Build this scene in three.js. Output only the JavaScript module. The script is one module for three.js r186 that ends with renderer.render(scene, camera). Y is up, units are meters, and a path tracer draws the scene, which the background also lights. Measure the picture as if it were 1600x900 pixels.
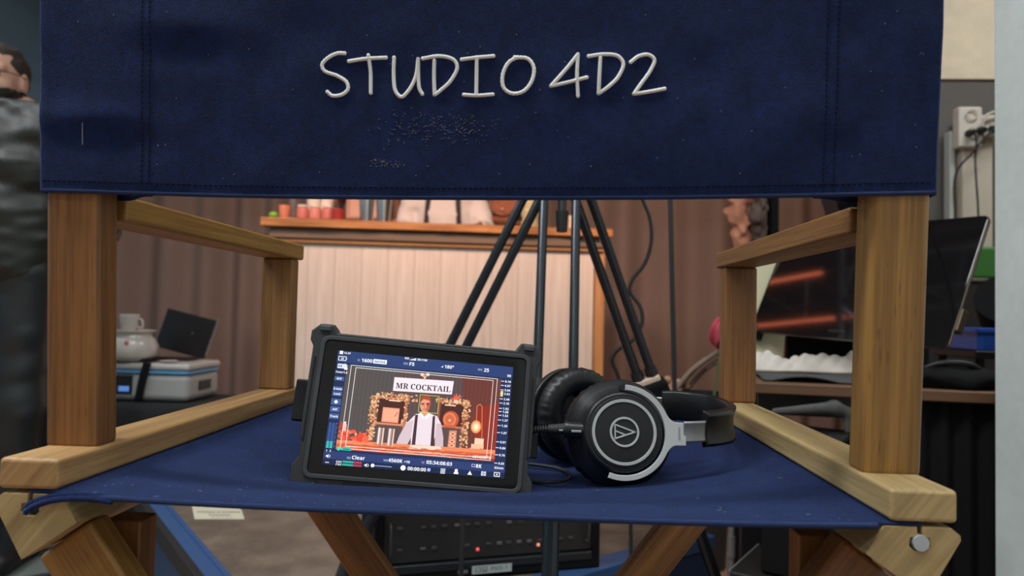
import * as THREE from 'three';
import { RoundedBoxGeometry } from 'three/addons/geometries/RoundedBoxGeometry.js';
import { mergeGeometries, mergeVertices } from 'three/addons/utils/BufferGeometryUtils.js';
import { MarchingCubes } from 'three/addons/objects/MarchingCubes.js';
import { RectAreaLightUniformsLib } from 'three/addons/lights/RectAreaLightUniformsLib.js';

// ---------------------------------------------------------------- camera, lights, exposure
const scene = new THREE.Scene();
scene.background = new THREE.Color(0x000000);
const camera = new THREE.PerspectiveCamera(45.735, 1600 / 900, 0.02, 60);
camera.position.set(0.0497, 0.8409, 0.4262);
camera.rotation.set(0.0355, 0.0495, 0.0231, 'YXZ');
camera.focus = 0.6;
camera.userData.fStop = 7;
const renderer = new THREE.WebGLRenderer();
renderer.toneMapping = THREE.LinearToneMapping;
renderer.toneMappingExposure = 1;
renderer.shadowMap.enabled = true;
RectAreaLightUniformsLib.init();

const CEIL = 3.1;
// neutral ceiling panels over the working side; the last is added to brighten the cream wall: [x, z, width, depth, intensity]
const PANELS = [[0.0, 0.25, 1.2, 0.3, 27], [-1.7, 0.4, 1.2, 0.3, 46], [-0.6, 1.8, 1.2, 0.3, 12], [-2.6, -1.4, 1.2, 0.3, 15], [1.9, -1.2, 1.2, 0.3, 26]];
const PANEL_COLOR = [0.94, 0.98, 1.0];
// warm film lamps hung from the truss in front of the bar: [x, y, z, target x, y, z, intensity, cone]
const LAMPS = [[-1.5, 2.265, -1.85, -1.0, 1.0, -3.3, 4.3, 0.75], [0.45, 2.265, -1.85, 0.0, 1.0, -3.3, 4.3, 0.75], [-0.55, 2.265, -1.85, -0.55, 1.5, -4.2, 5, 0.8], [-2.1, 2.265, -1.85, -2.3, 1.2, -4.6, 8.5, 0.7], [1.1, 2.265, -1.85, 1.1, 1.2, -4.6, 12, 0.7]];
const LAMP_COLOR = [1.0, 0.55, 0.37];

// ---------------------------------------------------------------- helpers
let seed = 7;
const rnd = () => { seed = (seed * 1664525 + 1013904223) >>> 0; return seed / 4294967296; };
const rr = (a, b) => a + (b - a) * rnd();
const hash = (x, y, s) => { let h = (x * 374761393 + y * 668265263 + s * 982451653) | 0; h = Math.imul(h ^ (h >>> 13), 1274126177); return ((h ^ (h >>> 16)) >>> 0) / 4294967296; };
function pn(x, y, px, py, s) {                                       // periodic value noise
  const x0 = Math.floor(x), y0 = Math.floor(y), fx = x - x0, fy = y - y0, u = fx * fx * (3 - 2 * fx), v = fy * fy * (3 - 2 * fy);
  const m = (a, n) => ((a % n) + n) % n, h = (a, b) => hash(m(a, px), m(b, py), s);
  return (h(x0, y0) * (1 - u) + h(x0 + 1, y0) * u) * (1 - v) + (h(x0, y0 + 1) * (1 - u) + h(x0 + 1, y0 + 1) * u) * v;
}
const noise3 = (x, y, z) => pn(x + z * 0.37, y + z * 0.71, 4096, 4096, 3) * 2 - 1;
const sstep = (a, b, x) => { const t = Math.min(1, Math.max(0, (x - a) / (b - a))); return t * t * (3 - 2 * t); };
const V = (x, y, z) => new THREE.Vector3(x, y, z);
const L = (r, g, b) => new THREE.Color().setRGB(r, g, b);            // linear base colour
const std = (c, rough = 0.6, metal = 0, x = {}) => new THREE.MeshStandardMaterial({ color: Array.isArray(c) ? L(...c) : c, roughness: rough, metalness: metal, side: THREE.DoubleSide, ...x });
const phys = (c, rough, x = {}) => new THREE.MeshPhysicalMaterial({ color: Array.isArray(c) ? L(...c) : c, roughness: rough, side: THREE.DoubleSide, ...x });

function dataTex(w, h, fn, color, rx = 1, ry = 1) {
  const d = new Uint8Array(w * h * 4);
  for (let j = 0; j < h; j++) for (let i = 0; i < w; i++) { const c = fn(i, j), k = (j * w + i) * 4; for (let q = 0; q < 3; q++) d[k + q] = Math.max(0, Math.min(255, (Array.isArray(c) ? c[q] : c) * 255)); d[k + 3] = 255; }
  const t = new THREE.DataTexture(d, w, h);
  t.wrapS = t.wrapT = THREE.RepeatWrapping; t.magFilter = THREE.LinearFilter; t.minFilter = THREE.LinearMipmapLinearFilter; t.generateMipmaps = true;
  if (color) t.colorSpace = THREE.SRGBColorSpace;
  t.repeat.set(rx, ry); t.needsUpdate = true;
  return t;
}
function canvasTex(w, h, draw) {
  const c = document.createElement('canvas'); c.width = w; c.height = h;
  draw(c.getContext('2d'), w, h);
  const t = new THREE.CanvasTexture(c); t.colorSpace = THREE.SRGBColorSpace; t.magFilter = THREE.LinearFilter;
  return t;
}
// wood: u runs along the grain (one tile = 1.2 m), v across (one tile = 0.12 m)
function woodTex(dark, light, s, streak = 1) {
  const mix = (t) => dark.map((a, i) => a + (light[i] - a) * t);
  return dataTex(1024, 256, (i, j) => {
    const u = i / 1024, v = j / 256;
    const warp = pn(u * 6, v * 4, 6, 4, s) * 0.8;
    const broad = pn(u * 3, v * 5 + warp, 3, 5, s + 1), bands = pn(u * 5, v * 14 + warp * 2, 5, 14, s + 2), fine = pn(u * 24, v * 90, 24, 90, s + 3), pore = pn(u * 80, v * 128, 80, 128, s + 4);
    let t = 0.34 * broad + 0.40 * bands * streak + 0.30 * fine - 0.03;
    if (pore > 0.86) t -= 0.25 * (pore - 0.86) / 0.14;
    return mix(Math.max(0, Math.min(1, t)));
  }, true, 1 / 1.2, 1 / 0.12);
}
function woodMat(dark, light, s, rough = 0.5, streak = 1) {
  const map = woodTex(dark, light, s, streak);
  return new THREE.MeshStandardMaterial({ map, roughness: rough, bumpMap: map, bumpScale: 0.00025, side: THREE.DoubleSide });
}
// uv in metres by face direction; the grain (u) follows the axis named
function uvm(g, long = 'x', off = [0, 0]) {
  g = g.index ? g.toNonIndexed() : g;
  const p = g.attributes.position, n = p.count, uv = new Float32Array(n * 2), a = V(), b = V(), c = V(), li = 'xyz'.indexOf(long);
  for (let i = 0; i < n; i += 3) {
    a.fromBufferAttribute(p, i); b.fromBufferAttribute(p, i + 1); c.fromBufferAttribute(p, i + 2);
    const nn = b.clone().sub(a).cross(c.clone().sub(a)).toArray().map(Math.abs), k = nn.indexOf(Math.max(...nn));
    [a, b, c].forEach((q, m) => {
      const w = q.toArray(), o = [0, 1, 2].filter((x) => x !== k);
      let u, v;
      if (k === li) { u = w[o[0]] * 0.9 + w[o[1]] * 0.35; v = w[o[1]] * 0.5 - w[o[0]] * 0.6; } else { u = w[li]; v = w[o.find((x) => x !== li)] + (k === 1 ? 0.05 : k === 2 ? 0.083 : 0); }
      uv[(i + m) * 2] = u + off[0]; uv[(i + m) * 2 + 1] = v + off[1];
    });
  }
  g.setAttribute('uv', new THREE.BufferAttribute(uv, 2));
  return g;
}
const at = (g, x, y, z, rx = 0, ry = 0, rz = 0) => g.applyMatrix4(new THREE.Matrix4().compose(V(x, y, z), new THREE.Quaternion().setFromEuler(new THREE.Euler(rx, ry, rz)), V(1, 1, 1)));
const box = (w, h, d, r = 0.002, s = 2) => new RoundedBoxGeometry(w, h, d, s, Math.min(r, w / 2.01, h / 2.01, d / 2.01));
const cyl = (r0, r1, h, n = 20) => new THREE.CylinderGeometry(r0, r1, h, n);
const lathe = (pts, n = 32) => new THREE.LatheGeometry(pts.map(([r, y]) => new THREE.Vector2(r, y)), n);
const clean = (gs) => gs.map((g) => { g = g.index ? g.toNonIndexed() : g; for (const k of Object.keys(g.attributes)) if (!['position', 'normal', 'uv'].includes(k)) g.deleteAttribute(k); if (!g.attributes.uv) g.setAttribute('uv', new THREE.BufferAttribute(new Float32Array(g.attributes.position.count * 2), 2)); if (!g.attributes.normal) g.computeVertexNormals(); g.morphAttributes = {}; return g; });
const join = (...gs) => (gs.length === 1 ? gs[0] : mergeGeometries(clean(gs)));
const tube = (pts, r, n = 40, m = 8, closed = false) => new THREE.TubeGeometry(new THREE.CatmullRomCurve3(pts.map((p) => (Array.isArray(p) ? V(...p) : p)), closed), n, r, m, closed);
function rod(a, b, r0, r1 = r0, n = 14) {
  a = V(...a); b = V(...b); const d = b.clone().sub(a), g = new THREE.CylinderGeometry(r1, r0, d.length(), n);
  g.applyQuaternion(new THREE.Quaternion().setFromUnitVectors(V(0, 1, 0), d.clone().normalize()));
  return g.translate(...a.clone().add(b).multiplyScalar(0.5).toArray());
}
function extrude(pts, depth, bevel = 0, holes = [], curve = 6) {
  const s = pts instanceof THREE.Shape ? pts : new THREE.Shape(pts.map(([x, y]) => new THREE.Vector2(x, y)));
  holes.forEach((h) => s.holes.push(h instanceof THREE.Path ? h : new THREE.Path(h.map(([x, y]) => new THREE.Vector2(x, y)))));
  return new THREE.ExtrudeGeometry(s, { depth, bevelEnabled: bevel > 0, bevelSize: bevel, bevelThickness: bevel, bevelSegments: 2, curveSegments: curve });
}
function rrect(w, h, r, x = 0, y = 0, path = false) {
  const s = path ? new THREE.Path() : new THREE.Shape(), a = x - w / 2, b = y - h / 2;
  s.moveTo(a + r, b); s.lineTo(a + w - r, b); s.absarc(a + w - r, b + r, r, -Math.PI / 2, 0); s.lineTo(a + w, b + h - r); s.absarc(a + w - r, b + h - r, r, 0, Math.PI / 2);
  s.lineTo(a + r, b + h); s.absarc(a + r, b + h - r, r, Math.PI / 2, Math.PI); s.lineTo(a, b + r); s.absarc(a + r, b + r, r, Math.PI, Math.PI * 1.5);
  return s;
}
// a cloth slab: fn(u, v) gives the middle surface, t its thickness; uv in metres from len = [lu, lv]
function slab(nu, nv, fn, t, len = [1, 1]) {
  const pos = [], uv = [], idx = [], P = [], W = nu + 1;
  for (let j = 0; j <= nv; j++) for (let i = 0; i <= nu; i++) P.push(fn(i / nu, j / nv));
  const N = P.map((_, k) => { const i = k % W, j = (k / W) | 0, l = P[j * W + Math.max(0, i - 1)], r = P[j * W + Math.min(nu, i + 1)], d = P[Math.max(0, j - 1) * W + i], u = P[Math.min(nv, j + 1) * W + i]; return r.clone().sub(l).cross(u.clone().sub(d)).normalize(); });
  for (const s of [1, -1]) P.forEach((p, k) => { const q = p.clone().addScaledVector(N[k], s * t / 2); pos.push(q.x, q.y, q.z); uv.push((k % W) / nu * len[0], ((k / W) | 0) / nv * len[1]); });
  const o = P.length;
  for (let j = 0; j < nv; j++) for (let i = 0; i < nu; i++) { const a = j * W + i, b = a + 1, c = a + W, d = c + 1; idx.push(a, b, d, a, d, c, o + a, o + d, o + b, o + a, o + c, o + d); }
  const edge = (a, b) => idx.push(a, o + a, o + b, a, o + b, b);
  for (let i = 0; i < nu; i++) { edge(i, i + 1); edge(nv * W + i + 1, nv * W + i); }
  for (let j = 0; j < nv; j++) { edge((j + 1) * W, j * W); edge(j * W + nu, (j + 1) * W + nu); }
  const g = new THREE.BufferGeometry();
  g.setAttribute('position', new THREE.Float32BufferAttribute(pos, 3)); g.setAttribute('uv', new THREE.Float32BufferAttribute(uv, 2)); g.setIndex(idx); g.computeVertexNormals();
  return g;
}
const used = new Map();
function numbered(name) { const n = used.get(name) ?? 0; used.set(name, n + 1); return n ? name + '_' + String(n).padStart(3, '0') : name; }
function shade(o) { o.castShadow = o.receiveShadow = true; return o; }
function part(name, g, m, parent, label) { const o = shade(new THREE.Mesh(g, m)); o.name = name; if (label) o.userData.label = label; parent.add(o); return o; }
function tag(o, label, category, group, kind) { o.userData.label = label; o.userData.category = category; if (group) o.userData.group = group; if (kind) o.userData.kind = kind; return o; }
function thing(name, label, category, pos = [0, 0, 0], turn = 0, group) { const o = new THREE.Group(); o.name = numbered(name); scene.add(o); o.position.set(...pos); o.rotation.y = turn; return tag(o, label, category, group); }
function single(name, g, m, label, category, pos = [0, 0, 0], turn = 0, group) { const o = shade(new THREE.Mesh(g, m)); o.name = numbered(name); scene.add(o); o.position.set(...pos); o.rotation.y = turn; return tag(o, label, category, group); }
function struct(name, g, m, label, category) { const o = shade(new THREE.Mesh(g, m)); o.name = numbered(name); o.userData = { kind: 'structure', label, category }; scene.add(o); return o; }

// a closed surface from a distance function, meshed on a box of res cells a side
function surf(f, lo, hi, res) {
  const mc = new MarchingCubes(res, new THREE.MeshBasicMaterial(), false, false, 400000), c = lo.map((a, i) => (a + hi[i]) / 2), h = lo.map((a, i) => (hi[i] - a) / 2), hs = mc.halfsize;
  mc.isolation = 0;
  for (let k = 0; k < res; k++) for (let j = 0; j < res; j++) for (let i = 0; i < res; i++) mc.field[i + j * res + k * res * res] = -f(c[0] + h[0] * (i - hs) / hs, c[1] + h[1] * (j - hs) / hs, c[2] + h[2] * (k - hs) / hs);
  mc.update();
  const n = mc.count, p = new Float32Array(n * 3);
  for (let i = 0; i < n; i++) for (let a = 0; a < 3; a++) p[i * 3 + a] = c[a] + h[a] * mc.positionArray[i * 3 + a];
  let g = new THREE.BufferGeometry(); g.setAttribute('position', new THREE.BufferAttribute(p, 3));
  g = mergeVertices(g, 1e-5); g.computeVertexNormals();
  return g;
}
const smin = (a, b, k) => { const h = Math.max(0, Math.min(1, 0.5 + 0.5 * (b - a) / k)); return b + (a - b) * h - k * h * (1 - h); };
function cap(x, y, z, a, b, r0, r1) {                                // tapered capsule
  const dx = b[0] - a[0], dy = b[1] - a[1], dz = b[2] - a[2], px = x - a[0], py = y - a[1], pz = z - a[2];
  const t = Math.max(0, Math.min(1, (px * dx + py * dy + pz * dz) / (dx * dx + dy * dy + dz * dz)));
  return Math.hypot(px - dx * t, py - dy * t, pz - dz * t) - (r0 + (r1 - r0) * t);
}
const ell = (x, y, z, c, r) => { const a = (x - c[0]) / r[0], b = (y - c[1]) / r[1], d = (z - c[2]) / r[2], k = Math.hypot(a, b, d); return (k - 1) * Math.min(...r); };

// ---------------------------------------------------------------- materials
const WOOD_A = woodMat([0.36, 0.23, 0.11], [0.76, 0.57, 0.34], 11, 0.48);
const WOOD_B = woodMat([0.33, 0.20, 0.09], [0.70, 0.48, 0.26], 23, 0.48);
const WOOD_C = woodMat([0.42, 0.285, 0.12], [0.80, 0.61, 0.32], 37, 0.45);
const WOOD_D = woodMat([0.42, 0.30, 0.17], [0.79, 0.63, 0.42], 43, 0.5);
const WOOD_PALE = woodMat([0.46, 0.37, 0.23], [0.77, 0.67, 0.47], 51, 0.55, 1.4);
const weave = dataTex(256, 256, (i, j) => {
  const a = ((i + j) % 8) / 8, b = ((i - j + 256) % 8) / 8;
  return 0.35 + 0.3 * Math.sin(a * Math.PI * 2) * 0.5 + 0.2 * Math.sin(b * Math.PI * 2) * 0.5 + 0.35 * hash(i >> 1, j >> 1, 5);
}, false, 18, 18);
const clothMap = dataTex(512, 512, (i, j) => {
  const n = pn(i / 16, j / 16, 32, 32, 61), m = pn(i / 64, j / 64, 8, 8, 62), f = hash(i, j, 63), w = ((i + j) % 4 < 2 ? 0.05 : 0);
  const k = 0.70 + 0.18 * n + 0.16 * m + 0.34 * (f - 0.5) + w;
  return [0.083 * k, 0.145 * k, 0.31 * k];
}, true, 9, 9);
const CANVAS = new THREE.MeshPhysicalMaterial({ map: clothMap, bumpMap: weave, bumpScale: 0.0007, roughness: 0.95, specularIntensity: 0.5, sheen: 1, sheenRoughness: 0.5, sheenColor: L(0.26, 0.40, 1.0), side: THREE.DoubleSide });
const THREAD = std([0.88, 0.87, 0.82], 0.75);
const STITCH = phys([0.004, 0.007, 0.016], 0.95, { specularIntensity: 0.2 });
const LINT = std([0.34, 0.34, 0.37], 0.9);
const BLACK = std([0.008, 0.008, 0.009], 0.5);
const BLACKGLOSS = phys([0.008, 0.008, 0.009], 0.12, { clearcoat: 0.6, clearcoatRoughness: 0.08 });
const BLACKMATTE = phys([0.006, 0.006, 0.0065], 0.9, { specularIntensity: 0.35 });
const RUBBER = std([0.02, 0.02, 0.022], 0.7);
const STEEL = std([0.62, 0.62, 0.62], 0.28, 1);
const SILVER = std([0.66, 0.67, 0.67], 0.42, 0.75);
const DARKMETAL = std([0.03, 0.033, 0.038], 0.32, 0.6);
const WHITEPAINT = std([0.62, 0.63, 0.60], 0.7);

// ---------------------------------------------------------------- the room
{
  const speck = (base, amt, s, rep) => dataTex(256, 256, (i, j) => { const k = 1 + amt * (pn(i / 8, j / 8, 32, 32, s) - 0.5) + amt * 0.6 * (hash(i, j, s + 1) - 0.5); return base.map((c) => c * k); }, true, rep, rep);
  const plaster = (base, s) => new THREE.MeshStandardMaterial({ map: speck(base, 0.05, s, 1), roughness: 0.85, side: THREE.DoubleSide });
  // laminate floor: boards run from the camera to the bar
  const floor = struct('floor', uvm(at(box(6.8, 0.1, 8, 0.001, 1), -0.4, -0.056, -1.2), 'z'), std([0.10, 0.07, 0.05], 0.6), 'light brown laminate board floor of the studio', 'floor');
  const boards = [0, 1, 2].map((k) => woodMat([0.52, 0.38, 0.29], [0.72, 0.56, 0.45], 71 + k, 0.5));
  const bg = [0, 1, 2, 3].map((k) => uvm(box(0.188, 0.006, 1.29, 0.0008, 1), 'z', [0.3 * k, 0.03 * k]));
  for (let i = 0; i < 35; i++) for (let j = 0; j < 6; j++) {
    const o = part('plank', bg[(i * 3 + j) % 4], boards[(i * 7 + j * 5) % 3], floor);
    o.position.set(-3.62 + i * 0.19, -0.003, -4.75 + (j + (i % 2) * 0.5) * 1.294);
  }
  struct('ceiling', at(box(6.8, 0.1, 8, 0.001, 1), -0.4, CEIL + 0.05, -1.2), plaster([0.62, 0.62, 0.61], 81), 'plain pale grey studio ceiling', 'ceiling');
  struct('wall_back', at(box(6.8, CEIL, 0.1, 0.001, 1), -0.4, CEIL / 2, -5.05), plaster([0.35, 0.34, 0.33], 82), 'grey back wall behind the pleated curtain', 'wall');
  struct('wall_left', at(box(0.1, CEIL, 7.6, 0.001, 1), -3.65, CEIL / 2, -1.2), plaster([0.52, 0.69, 0.79], 83), 'blue-grey left wall behind the man', 'wall');
  struct('wall_rear', at(box(6.8, CEIL, 0.1, 0.001, 1), -0.4, CEIL / 2, 2.65), plaster([0.62, 0.62, 0.60], 84), 'pale wall behind the camera', 'wall');
  struct('wall_right', at(box(0.14, CEIL, 3.49, 0.004, 1), 0.961, CEIL / 2, 0.846), plaster([0.86, 0.89, 0.875], 85), 'pale white-grey partition wall along the right edge', 'wall');
  struct('wall_far_right', at(box(0.1, CEIL, 7.6, 0.001, 1), 2.85, CEIL / 2, -1.2), plaster([0.5, 0.46, 0.4], 86), 'beige side wall behind the partition', 'wall');
  struct('wall_back_right', join(at(box(1.25, 1.07, 0.1, 0.001, 1), 2.17, 2.365, -2.45)), plaster([0.90, 0.83, 0.72], 87), 'cream upper wall beside the white partition', 'wall');
  struct('wall_back_right_lower', at(box(1.25, 1.83, 0.09, 0.001, 1), 2.17, 0.915, -2.455), plaster([0.40, 0.38, 0.36], 88), 'dark grey lower wall panel below the cream wall', 'wall');
}

// pleated backdrop curtain behind the bar
{
  const cm = new THREE.MeshStandardMaterial({ map: dataTex(256, 256, (i, j) => { const k = 0.9 + 0.14 * hash(i, j, 91) + 0.08 * pn(i / 16, j / 4, 16, 64, 92); return [0.47 * k, 0.43 * k, 0.41 * k]; }, true, 6, 6), roughness: 0.95, side: THREE.DoubleSide });
  const hem = (x) => 0.055 * Math.sin(x * 21 + 1.3 * Math.sin(x * 3.1)) + 0.03 * Math.sin(x * 9.3 + 2);
  const c = thing('backdrop_curtain', 'dark taupe pleated backdrop curtain hanging behind the bar', 'curtain', [0, 0, 0]);
  const W = 5.86;
  part('fabric', slab(520, 10, (u, v) => { const x = -3.5 + u * W; return V(x, 0.02 + v * 2.8, -4.72 + hem(x) * (1 - 0.35 * v)); }, 0.004, [W, 2.8]), cm, c);
  part('curtain_rail', rod([-3.52, 2.845, -4.72], [2.36, 2.845, -4.72], 0.02), DARKMETAL, c);
}

// ceiling panels and film lamps
{
  const glow = std([0.9, 0.9, 0.88], 0.6, 0, { emissive: L(...PANEL_COLOR), emissiveIntensity: 1.6 });
  const where = ['nearest above the chair', 'towards the left wall', 'near the rear wall', 'beside the man', 'added behind the partition to brighten the cream wall'];
  PANELS.forEach(([x, z, w, d, k], i) => {
    const t = thing('ceiling_light', 'white rectangular ceiling light panel, ' + where[i], 'ceiling light', [x, CEIL, z], 0, 'ceiling light panels');
    part('frame', extrude(rrect(w + 0.05, d + 0.05, 0.01), 0.03, 0, [rrect(w, d, 0.006, 0, 0, true)]).rotateX(Math.PI / 2).translate(0, 0, 0), WHITEPAINT, t);
    part('diffuser', at(box(w, 0.01, d, 0.003), 0, -0.012, 0), glow, t);
    const l = new THREE.RectAreaLight(L(...PANEL_COLOR), k, w, d);
    l.position.set(0, -0.034, 0); l.rotation.x = -Math.PI / 2; t.add(l);
  });
  const truss = thing('lighting_truss', 'horizontal aluminium lighting truss hung above the front of the bar', 'truss', [-0.5, 2.5, -1.95]);
  const LEN = 4.2, alu = std([0.6, 0.6, 0.6], 0.35, 0.9);
  for (const [y, z] of [[-0.1, -0.1], [-0.1, 0.1], [0.1, -0.1], [0.1, 0.1]]) part('chord', rod([-LEN / 2, y, z], [LEN / 2, y, z], 0.022), alu, truss);
  for (const [f, a] of [[0.1, 0], [-0.1, 0], [0.1, 1]]) for (let k = 0; k < 14; k++) {
    const x0 = -LEN / 2 + k * 0.3, s = k % 2 ? -0.1 : 0.1;
    part('brace', a ? rod([x0, -f, s], [x0 + 0.3, -f, -s], 0.009, 0.009, 8) : rod([x0, s, f], [x0 + 0.3, -s, f], 0.009, 0.009, 8), alu, truss);
  }
  for (const x of [-1.5, 1.5]) part('hanger', rod([x, 0.1, 0], [x, CEIL - 2.505, 0], 0.008), alu, truss);
  // second truss set at an angle, mirrored in the large display; glowing strips added under its lower chords to give the orange reflection
  const t2 = thing('lighting_truss', 'aluminium truss with added glowing strips set at an angle above the first truss', 'truss', [-1.49, 2.85, -2.36], -0.95);
  for (const [y, z] of [[-0.1, -0.18], [-0.1, 0.18], [0.1, -0.18], [0.1, 0.18]]) part('chord', rod([-1.35, y, z], [1.35, y, z], 0.022), alu, t2);
  for (let k = 0; k < 10; k++) { const x0 = -1.35 + k * 0.27, q = k % 2 ? -0.18 : 0.18; part('brace', rod([x0, -0.1, q], [x0 + 0.27, -0.1, -q], 0.01, 0.01, 8), alu, t2); }
  for (const q of [-0.18, 0.18]) {
    part('added_glow_strip', at(box(0.95, 0.012, 0.022, 0.003), -0.32, -0.128, q), std([0.8, 0.4, 0.25], 0.5, 0, { emissive: L(1, 0.22, 0.1), emissiveIntensity: 5 }), t2, 'added glowing strip standing in for orange light on the chord');
    const l = new THREE.RectAreaLight(L(1, 0.22, 0.1), 1.2, 0.95, 0.022); l.position.set(-0.32, -0.136, q); l.rotation.x = -Math.PI / 2; t2.add(l);
  }
  for (const x of [-1.2, 1.2]) part('hanger', rod([x, 0.1, 0.18], [x, CEIL - 2.855, 0.18], 0.008), alu, t2);
  const lw = ['second from the left', 'second from the right', 'in the middle', 'at the left end', 'at the right end'];
  LAMPS.forEach(([x, y, z, tx, ty, tz, k, cone], i) => {
    const dir = V(tx - x, ty - y, tz - z).normalize(), t = thing('film_lamp', 'black film lamp with warm lens on the truss, ' + lw[i], 'lamp', [x, y, z], 0, 'film lamps on the truss');
    const q = new THREE.Quaternion().setFromUnitVectors(V(0, 1, 0), dir);
    part('housing', lathe([[0.03, -0.2], [0.06, -0.19], [0.07, -0.02], [0.08, 0], [0.072, 0], [0.06, -0.03], [0.03, -0.1]], 24).applyQuaternion(q), BLACK, t);
    part('lens', lathe([[0, -0.012], [0.04, -0.014], [0.07, -0.02]], 24).applyQuaternion(q), std([0.8, 0.6, 0.45], 0.4, 0, { emissive: L(...LAMP_COLOR), emissiveIntensity: 3 }), t);
    part('yoke', tube([[0.075, -0.02, 0.02], [0.08, 0.06, 0.03], [0, 0.1, 0], [-0.08, 0.06, 0.03], [-0.075, -0.02, 0.02]], 0.006, 30, 6), BLACK, t);
    const l = new THREE.SpotLight(L(...LAMP_COLOR), k, 0, cone, 0.8);
    l.position.copy(dir).multiplyScalar(0.02); l.target.position.set(tx - x, ty - y, tz - z); l.castShadow = true; l.shadow.radius = 3.5; t.add(l, l.target);
  });
}

// ---------------------------------------------------------------- the tall director's chair
const RT = 0.74;                                                     // top of the bottom side rails
const seatY = (x, z) => {                                            // sagging seat canvas
  const w = 1 - Math.pow(Math.min(1, Math.abs(x) / 0.2562), 3), k = 0.0016 + 0.029 * Math.pow(sstep(0.02, -0.20, z), 0.8) - 0.012 * sstep(-0.3, -0.44, z);
  return RT - 0.0212 - k * w;
};
{
  const c = thing('director_chair', 'tall wooden folding chair with navy canvas seat and embroidered canvas back', 'chair');
  const seatFolds = (x, z) => { const w = 1 - Math.pow(Math.min(1, Math.abs(x) / 0.256), 3); return w * (0.0012 * Math.sin(x * 38 + z * 60) * sstep(-0.02, -0.12, z) + 0.0016 * noise3(x * 14, z * 22, 2) * sstep(-0.01, -0.06, z)); };
  for (const s of [-1, 1]) {
    const wa = s < 0 ? WOOD_A : WOOD_B, wb = s < 0 ? WOOD_B : WOOD_C;
    part('side_rail', uvm(at(box(0.0395, 0.0198, 0.434, 0.003), s * 0.2797, RT - 0.0099, -0.217), 'z', [0.1, s * 0.02]), s < 0 ? WOOD_D : WOOD_PALE, c);
    // rear post leans back a little and carries the canvas back
    const post = uvm(box(0.0385, 0.352, 0.0255, 0.0055, 3), 'y', [0.4 + s * 0.25, s * 0.03]);
    post.translate(0, 0.174, 0).rotateX(0.061); post.translate(s * 0.2812, RT - 0.0008, -0.0535);
    part('back_post', post, wb, c);
    part('front_post', uvm(at(box(0.0385, 0.161, 0.024, 0.003), s * 0.2812, RT + 0.0803, -0.4085), 'y', [0.2 + s * 0.1, 0.02]), wa, c);
    part('armrest', uvm(at(box(0.0415, 0.0192, 0.3715, 0.0028), s * 0.2805, RT + 0.1705, -0.2455), 'z', [0.7, s * 0.05]), s < 0 ? WOOD_C : WOOD_A, c);
    // rail that grips the seat canvas, its end cut on the slant
    const prof = [[0.256, 0.7175], [0.2752, 0.7175], [0.2755, 0.712], [0.2712, 0.7115], [0.2706, 0.7065], [0.2738, 0.7035], [0.280, 0.7035], [0.2832, 0.7065], [0.2826, 0.7115], [0.2788, 0.712], [0.2785, 0.7175], [0.2955, 0.7175], [0.3005, 0.7135], [0.3008, 0.7105], [0.281, 0.676], [0.2455, 0.7005]].map(([x, y]) => [s * x, y]);
    part('seat_grip_rail', uvm(extrude(s < 0 ? prof.slice().reverse() : prof, 0.434, 0).translate(0, 0, -0.434), 'z', [0.2, s * 0.04]), WOOD_PALE, c);
    part('dowel', rod([s * 0.2771, 0.7085, s > 0 ? 0.0015 : -0.004], [s * 0.2771, 0.7085, -0.433], 0.0048, 0.0048, 12), s > 0 ? std([0.5, 0.53, 0.55], 0.45, 0.5) : BLACK, c);
    part('corner_brace', uvm(at(box(0.026, 0.10, 0.022, 0.002), s * 0.2485, 0.636, s < 0 ? -0.064 : -0.092), 'y'), WOOD_B, c);
  }
  // crossed legs, one pair behind and one in front: top under one grip rail, foot on the other side
  const X = Math.atan(0.745), leg = (s, z, w) => { const len = 0.823, g = uvm(box(0.0425, len, 0.0225, 0.0035), 'y', [0.3 * s + z, 0.01]); g.rotateZ(-s * X); return part('leg', g.translate(s * 0.024, 0.352, z), w, c); };
  leg(-1, -0.0325, WOOD_C); leg(1, -0.0565, WOOD_B); leg(-1, -0.4, WOOD_B); leg(1, -0.376, WOOD_A);
  for (const z of [-0.0445, -0.388]) part('pivot_bolt', rod([0, 0.384, z - 0.026], [0, 0.384, z + 0.026], 0.005), STEEL, c);
  for (const s of [-1, 1]) part('foot_rail', uvm(at(box(0.036, 0.022, 0.434, 0.003), s * 0.232, 0.0115, -0.217), 'z'), WOOD_A, c);
  part('footrest', uvm(at(box(0.30, 0.018, 0.04, 0.003), 0, 0.20, -0.425), 'x'), WOOD_B, c);
  // seat canvas, pinched between side rails and grip rails
  const seat = part('seat_canvas', slab(90, 80, (u, v) => { const x = -0.279 + u * 0.558, z = -0.432 + v * 0.431; return V(x, Math.abs(x) > 0.2745 && Math.abs(x) < 0.28 ? RT - 0.0212 : seatY(x, z) + seatFolds(x, z), z); }, 0.0013, [0.584, 0.431]), CANVAS, c);
  const hemPath = []; for (let k = 0; k <= 40; k++) { const x = -0.252 + k / 40 * 0.504; hemPath.push([x, seatY(x, -0.001) - 0.0010, 0.0003]); }
  part('hem', tube(hemPath, 0.0019, 120, 8), CANVAS, seat);
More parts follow.
